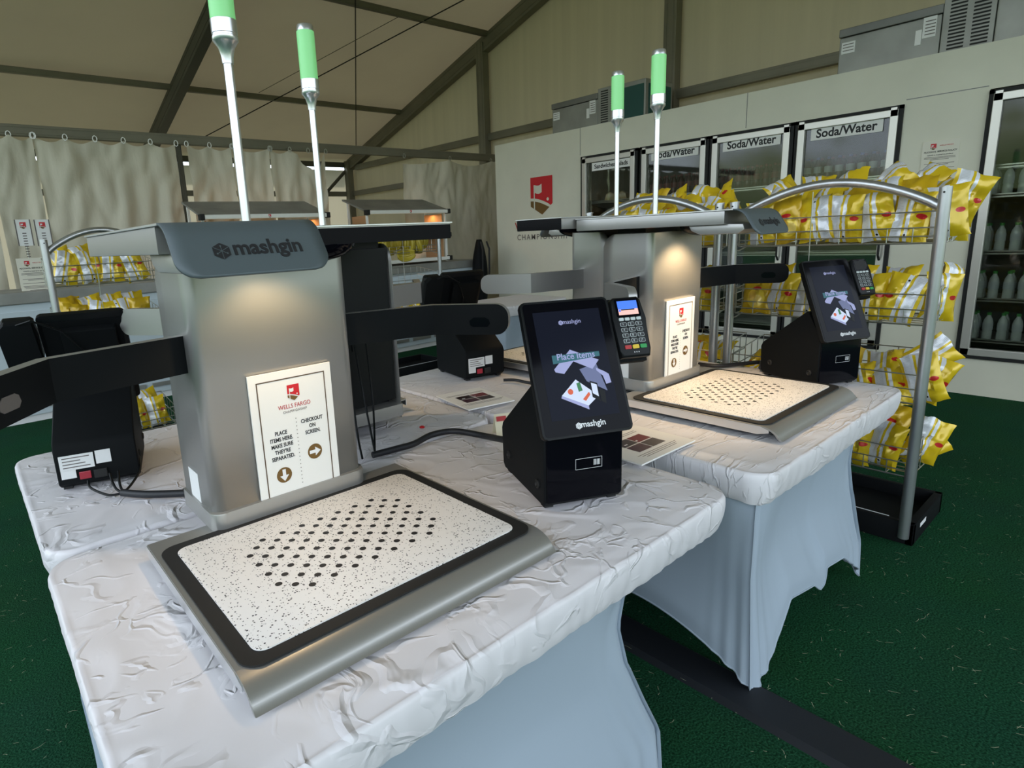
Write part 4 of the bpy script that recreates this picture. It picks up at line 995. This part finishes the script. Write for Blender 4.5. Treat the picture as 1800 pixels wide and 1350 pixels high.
fill(*R2,TIERS[2]+.02,'snack bag lying in the third basket of the second wire rack','bags lying in the third basket, second rack',[(.11,-.02,.9,2),(.24,.02,1.1,2)],first=.05)
# bags leaning out at the near end of the nearest rack
M=T(*R1[0])@RZ(R1[1])
for (x,y,z,ry,rz_,l) in ((.83,.23,1.47,.35,.5,'yellow snack bag sticking out past the post of the nearest rack at its top'),(.80,.31,1.40,.15,.9,'yellow snack bag leaning behind the top of the nearest rack post'),
    (.79,.24,1.06,.12,.7,'yellow snack bag at the near end of the second basket, right of the post'),(.80,.22,.70,.4,.6,'yellow snack bag hanging over the near end of the third basket'),(.81,.22,.42,.35,.5,'yellow snack bag leaning out of the near end of the bottom basket'),
    (.80,.12,1.42,-.1,.25,'snack bag just behind the top of the nearest rack post, below the taller leaning one'),(.79,.33,1.09,.3,1.2,'snack bag leaning out at the rear corner of the second basket'),(.76,.30,.78,.9,.3,'snack bag lying tilted across the near corner of the third basket'),(.79,.12,.72,-.3,.1,'snack bag squeezed beside the nearest post in the third basket'),(.78,.32,.36,1.1,.6,'snack bag sliding out low at the rear corner of the bottom basket')):
    bag(M@Vector((x,y,z)),RZ(R1[1])@RZ(rz_)@RY(ry),l,None,BR.randrange(7))
for ti,nm in ((0,'top'),(1,'second'),(3,'bottom')):
    fill(*R3,T3[ti],'snack bag at the front of the %s basket of the far left rack'%nm,'bags at the front of the %s basket, far left rack'%nm,[(.075,0,.15,1.3)],n=4,first=.04)
    fill(*R3,T3[ti]+.05,'snack bag at the back of the %s basket of the far left rack'%nm,'bags at the back of the %s basket, far left rack'%nm,[(.19,0,.4,1.6)],n=4,first=.05)
fill(*R4,.55,'snack bag in the low basket of the banana rack','bags in the low basket, banana rack',[(.075,0,.3,1.5),(.18,.05,.5,1.5)],n=5,first=.05)
# bananas
BAN=mat('banana_skin',(.42,.33,.03,1),.45); BANT=mat('banana_tip',(.06,.045,.012,1),.6)
def bunch(P,rz,tilt,label,proto=[None]):
    if proto[0] is None:
        t=thing('banana_bunch',label,'bananas',P,rz,'bananas in the top basket')
        for k in range(5):
            a=(k-2)*.30; b=MB(); pts=[];rs=[]
            for i in range(9):
                u=i/8; g=-1.15+2.3*u; pts.append((.10*math.cos(g)*.9-.02,0,.10*math.sin(g))); rs.append(.017*math.sin(PI*min(.97,max(.06,u*.9+.05)))**.4)
            b.tube(pts,rs,7); b.xf(RZ(a)@T(.02,0,0)); obj('banana',b,BAN,t,smooth=True)
        b=MB(); b.lathe([(.014,.085),(.010,.115),(.006,.12)],8); obj('stem',b,BANT,t,smooth=True); proto[0]=t; t.rotation_euler=(tilt,.3,rz)
    else: dup(proto[0],P,(tilt,.3,rz),label)
for i in range(12):
    bunch((R4[0][0]+.08+.058*i,5.0+.10+.07*(i%3),1.27+.085+.035*((i+1)%3==0)),BR.uniform(0,6.28),BR.uniform(-.5,.5),'bunch of yellow bananas in the top basket of the far wire rack')
bunch((3.58,4.985,1.27-.005),1.2,1.5,'bunch of bananas drooping below the front of the top basket'); bpy.data.objects[-1:] if False else None
# ------------------------------------------------------------ counters, display cases and things at the back
def counter(x0,x1,y0,y1,zt,label):
    t=thing('chest_counter',label,'counter',((x0+x1)/2,y0,0)); xm=(x0+x1)/2
    b=MB(); b.box(x0-xm,x1-xm,0,y1-y0,.06,zt-.10,bev=.006); obj('body',b,COUNT,t)
    b=MB(); b.box(x0-xm-.02,x1-xm+.02,-.02,y1-y0,zt-.10,zt,bev=.008); obj('rim',b,GALV,t)
    b=MB(); b.box(x0-xm+.06,x1-xm-.06,-.012,.001,zt-.40,zt-.16,bev=.003); obj('inset_panel',b,COUNT,t)
    b=MB(); b.box(x0-xm+.02,x1-xm-.02,.02,y1-y0-.02,0,.06); obj('plinth',b,PAPERE,t)
    for k in range(int((x1-x0)/.35)):
        g=MB(); xx=x0-xm+.12+k*.35; g.box(xx,xx+.29,-.014,-.010,.12,.16); g.box(xx,xx+.29,-.014,-.010,.22,.23); obj('vent_grille',g,GALV,t)
    return t
counter(-1.6,1.9,6.2,6.95,1.125,'long pale blue counter at the far left below the curtains')
counter(1.95,3.1,6.2,6.95,1.09,'pale counter carrying the left display case')
counter(3.25,5.62,6.15,6.9,1.085,'pale blue counter with grilles, carrying the right display case')
def case(x0,x1,y,zf,label,warm=True,zbase=1.09):
    t=thing('display_case',label,'display case',((x0+x1)/2,y,zbase)); xm=(x0+x1)/2; x0-=xm;x1-=xm; h=zf-zbase
    dz=h; b=MB()
    b.prism([(0,h),(.55,h+.17),(.55,h+.19),(0,h+.02)],x0,x1,'x'); obj('sloped_roof',b,GALV,t)
    for nm,z in (('front_bar',h),('shelf_bar',h-.30),('lower_bar',.04)):
        b=MB(); b.box(x0+.03,x1-.03,-.03,.0,z-.022,z+.022,bev=.008); br=obj(nm,b,LEDW,t)
        for xa in (x0-.012,x1-.035): c=MB(); c.box(xa,xa+.047,-.034,.04,z-.03,z+.03,bev=.006); obj('corner_cap',c,RUB,br)
        if z==h:
            g=MB(); shield(g,wallM((0,-.0305,z),(1,0,0),(0,0,1)),.028); obj('small_shield',g,[RED,GOLD,LEDW],br)
        if z<h:
            c=MB(); c.box(x0+.02,x1-.02,0,.5,z-.012,z-.0); obj('shelf_plate',c,WARM_SIDE if z<.1 else GALV,br)
    for x in (x0+.03,x1-.03):
        b=MB(); b.box(x-.012,x+.012,.03,.055,0,h); b.box(x-.012,x+.012,.45,.475,0,h+.14); obj('case_post',b,LEDW,t)
    for xx in (x1-.07,x0+.06):
        b=MB(); b.box(xx,xx+.01,.06,.44,.05,h-.03); obj('side_panel',b,WARM_SIDE,t)
    ld=bpy.data.lights.new('case_lamp','AREA'); ld.energy=5; ld.color=(1,.55,.25); ld.shape='RECTANGLE'; ld.size=x1-x0-.2; ld.size_y=.05
    lo=bpy.data.objects.new('case_lamp',ld); COL.objects.link(lo); lo.parent=t; lo.location=(0,.25,h-.035)
    return t
case(3.93,5.20,6.25,1.735,'metal and glass display case with warm lamps, right of the gap in the curtains')
case(2.0,3.42,6.25,1.715,'metal display case with white front bar, partly behind the light poles')
for k in range(3):
    b=MB(); b.lathe([(.035,0),(.045,.10),(.047,.10)],14); tag(obj('paper_cup_stack',b,PAPERE,smooth=True,loc=(4.20+.09*k,6.5,1.425)),'white paper cups stacked on the shelf of the right display case','cups','paper cups in the display case')
# narrow signs and poster at the far left
for (x,l) in ((35,'narrow white instruction sign on a pole at the far left edge'),(69,'narrow white instruction sign on a pole, right one of the far left pair')):
    a=at(x,386,Y=6.4); c=at(x+15,432,Y=6.4); t=thing('narrow_sign',l,'sign',((a.x+c.x)/2,6.4,1.125))
    w=.058; b=MB(); b.box(-w,w,-.004,.004,c.z-1.125,a.z-1.125); bo=obj('board',b,PAPERE,t)
    g=MB()
    for i in range(12): g.box(-w*.25,w*.25,-.0055,-.004,a.z-1.125-.12-i*.022,a.z-1.125-.112-i*.022)
    g.box(-w,-w*.85,-.0055,-.004,c.z-1.125,a.z-1.125); g.box(w*.85,w,-.0055,-.004,c.z-1.125,a.z-1.125)
    obj('sign_print',g,INKG,bo); g=MB(); shield(g,wallM((0,-.005,a.z-1.125-.05),(1,0,0),(0,0,1)),.045); obj('small_shield',g,[RED,GOLD,PAPERE],bo)
    g=MB(); g.tube([(0,.008,0),(0,.008,a.z-1.135)],.006,6); obj('sign_pole',g,WIRE,t)
a=at(42,449,Y=6.35); c=at(80,504,Y=6.35)
t=thing('policy_poster','cream alcohol policy poster standing on the far left counter','poster',((a.x+c.x)/2,6.35,1.126+(a.z-c.z)/2),PI/2)
t.rotation_euler=(0,0,PI/2); poster(t,.24,(a.z-c.z))
# black bag hung at the cooler's end
b=MB()
b.grid(20,16,lambda u,v:(.13*math.cos(2*PI*u)*(math.sin(PI*(.04+.92*v))**.5)*(1-.3*v)*(1+.15*noise.noise(Vector((math.cos(6.28*u)*2,math.sin(6.28*u)*2,v*4)))),.10*math.sin(2*PI*u)*(math.sin(PI*(.04+.92*v))**.5),.95*v),closeu=True)
t=thing('backpack','black bag standing on a stool beside the left end of the cooler wall','bag',(5.50,6.0,0))
b.xf(T(0,0,.40)); 
st=MB(); st.box(-.16,.16,-.14,.14,.36,.40,bev=.01)
for (x,y) in ((-.14,-.12),(.14,-.12),(-.14,.12),(.14,.12)): st.tube([(x,y,.37),(x,y,0)],.012,8)
tag(obj('stool',st,BLKM,smooth=True,ang=30,loc=(5.50,6.0,0)),'black stool under the black bag beside the cooler','stool')
obj('bag_body',b,BLKM,t,smooth=True)
b=MB(); b.tube([(-.05,-.09,1.32),(-.06,-.13,1.22),(-.06,-.12,.95),(-.05,-.10,.7)],.012,8); b.tube([(.05,-.09,1.32),(.06,-.13,1.22),(.06,-.12,.95),(.05,-.10,.7)],.012,8); obj('strap',b,RUB,t,smooth=True)
# ------------------------------------------------------------ flyers, hoses, small things
PH1=mat('card_photo_dark',(.035,.022,.022,1),.35); PH2=mat('card_photo_red',(.16,.012,.014,1),.35); PH3=mat('card_photo_plum',(.05,.012,.025,1),.35)
def flyer(P,rz,label,w=.29,h=.22,z=.0):
    t=thing('laminated_flyer',label,'flyer',P,rz)
    b=MB(); b.box(-w/2,w/2,-h/2,h/2,0,.005,bev=.001); s=obj('sheet',b,PAPER,t)
    g=MB()
    for i,(x,y) in enumerate(((-.066,.0),(.006,.0),(-.066,-.052),(.006,-.052))): 
        g.add([(x,y+.002,.0056),(x+.068,y+.002,.0056),(x+.068,y+.049,.0056),(x,y+.049,.0056)],[(0,1,2,3)],(0,1,2,0)[i])
    obj('card_pictures',g,[PH1,PH2,PH3],s)
    g=MB()
    for i in range(3): g.box(-.10+.01*i,.10-.01*i,-.068-.009*i,-.066-.009*i,.0052,.0055)
    for i in range(2): g.box(-.09,.09,.068+.010*i,.070+.010*i,.0052,.0055)
    obj('flyer_text',g,INKG,s)
    g=MB(); 
    for x in (-.05,-.042,.01): 
        g.box(x,x+.006,.012,.018,.0057,.006)
    obj('card_marks',g,WHT,s); return t
flyer((1.58,1.015,ZTAB+.006),math.radians(-1),'laminated flyer with four dark red card pictures between the two front tables')
flyer((1.60,1.81,ZTAB+.006),math.radians(-10),'laminated flyer with dark card pictures lying between the two rear tables',w=.22,h=.27)
HOSE=mat('black_cable_sleeve',(.010,.011,.015,1),.5,bump=(300,.4,.001,(1,1,1)))
def hose(name,label,pts,r=.010,m=HOSE,parent=None):
    mb=MB(); P=[Vector(p) for p in pts]; out=[]
    for i in range(len(P)-1):
        p0=P[max(i-1,0)];p1=P[i];p2=P[i+1];p3=P[min(i+2,len(P)-1)]
        for k in range(8):
            u=k/8; out.append(.5*((2*p1)+(p2-p0)*u+(2*p0-5*p1+4*p2-p3)*u*u+(3*p1-p0-3*p2+p3)*u**3))
    out.append(P[-1]); mb.tube(out,r,10); o=obj(name,mb,m,parent,smooth=True,ang=60)
    if not parent: tag(o,label,'cable')
    return o
def tp(x,y,z=ZTAB+.012): 
    v=at(x,y,z=z); return (v.x,v.y,v.z)
hose('cable_sleeve','thick black cable sleeve arching across the near table to the terminal',[tp(905,776,ZTAB+.05),tp(880,772,ZTAB+.035),tp(850,766),tp(800,758),tp(760,764),tp(728,780),tp(700,788),tp(655,800)],.0105)
hose('cable_sleeve','black cable sleeve on the right table running behind the tray to the terminal',[tp(1228,640),tp(1260,643),tp(1300,640),tp(1336,637),(2.78,1.16,ZTAB+.02)],.0095)
hose('cable_sleeve','black cable sleeve on the left rear table running to the near machine',[tp(215,866),tp(262,869),tp(335,866),(.40,1.70,ZTAB+.012)],.0105)
for k,(a,b_,c,d) in enumerate((((155,845,.775),(160,858,.76),(190,870,.752),(215,867,.752)),((193,832,.785),(198,848,.765),(205,860,.755),(216,866,.752)),((208,828,.785),(210,848,.765),(213,858,.755),(217,865,.752)),((243,800,.80),(246,825,.77),(232,850,.755),(217,866,.752)))):
    hose('terminal_cord',('thin power cord from the switch side of the left rear terminal','thin cord from the middle socket of the left rear terminal','thin cord from the right socket of the left rear terminal','thin cord looping round the side of the left rear terminal')[k],[tp(a[0],a[1],a[2]),tp(b_[0],b_[1],b_[2]),tp(c[0],c[1],c[2]),tp(d[0],d[1],d[2])],.0035,BLK)
hose('cable_sleeve','black cable sleeve leaving the far terminal behind the touch screen',[tp(885,668),tp(905,668),tp(925,672),tp(950,676)],.007)
for k,(a,b_,c,l) in enumerate(((( 622,600),(640,700),(660,800),'thin black cable dropping in front of the open back of the second machine'),((612,640),(628,760),(637,806),'thin black cable hanging beside the near column'),((638,560),(655,700),(659,800),'long black cable hanging down the open back of the second machine'))):
    A=at(a[0],a[1],Y=1.70); B=at(b_[0],b_[1],Y=1.68); C=at(c[0],c[1],z=ZTAB+.003)
    hose('hanging_cable',l,[A,B,C],.0035,BLK)
b=MB(); b.lathe([(.009,0),(.010,.003),(.006,.006)],12); v=at(742,752,z=ZTAB); tag(obj('red_cap',b,RED,smooth=True,loc=(v.x,v.y,ZTAB+.001)),'tiny red cap lying on the cover of the rear left table','cap')
# cream card leaning behind the near terminal
t=thing('tent_card','small cream tent card with red print behind the near terminal','card',(1.375,1.40,ZTAB+.004),math.radians(-25))
b=MB(); b.prism([(-.025,0),(-.022,0),(0,.07),(.022,0),(.025,0),(.0,.075)],-.04,.04,'x'); tc_=obj('folded_card',b,mat('cream_card',(.75,.70,.52,1),.6),t)
b=MB(); b.add([(-.035,-.0115,.052),(.0,-.0115,.052),(.0,-.0065,.068),(-.035,-.0065,.068)],[(0,1,2,3)]); obj('card_print',b,REDT,tc_)
# floor cable ramp
b=MB(); b.prism([(1.565,0),(1.585,.014),(1.705,.014),(1.725,0)],-2.5,1.5,'y'); tag(obj('cable_ramp',b,mat('rubber_ramp',(.006,.008,.012,1),.6)),'flat black cable ramp on the turf between the front tables','cable ramp')
# dry clippings on the turf
R=random.Random(5); mb=MB()
for i in range(1500):
    if R.random()<.5: x,y=R.uniform(1.4,4.5),R.uniform(-.6,1.2)
    else: x,y=R.uniform(-1.2,.05),R.uniform(.4,4.5)
    a=R.uniform(0,6.28); L=R.uniform(.006,.026)*(1 if R.random()<.8 else 1.7); w=.0007; z=.006+R.random()*.004; k=R.uniform(-.6,.6)
    p=Vector((x,y,z)); d=Vector((math.cos(a),math.sin(a),0)); d2=Vector((math.cos(a+k),math.sin(a+k),.1)); n=Vector((-d.y,d.x,0))*w
    q=p+d*L/2; s=q+d2*L/2
    mb.add([p-n,p+n,q+n,q-n,s+n*.3,s-n*.3],[(0,1,2,3),(3,2,4,5)])
o=obj('grass_clippings',mb,mat('dry_straw',(.33,.34,.22,1),.8)); tag(o,'dry straw-like clippings scattered over the green turf','clippings',None,'stuff')
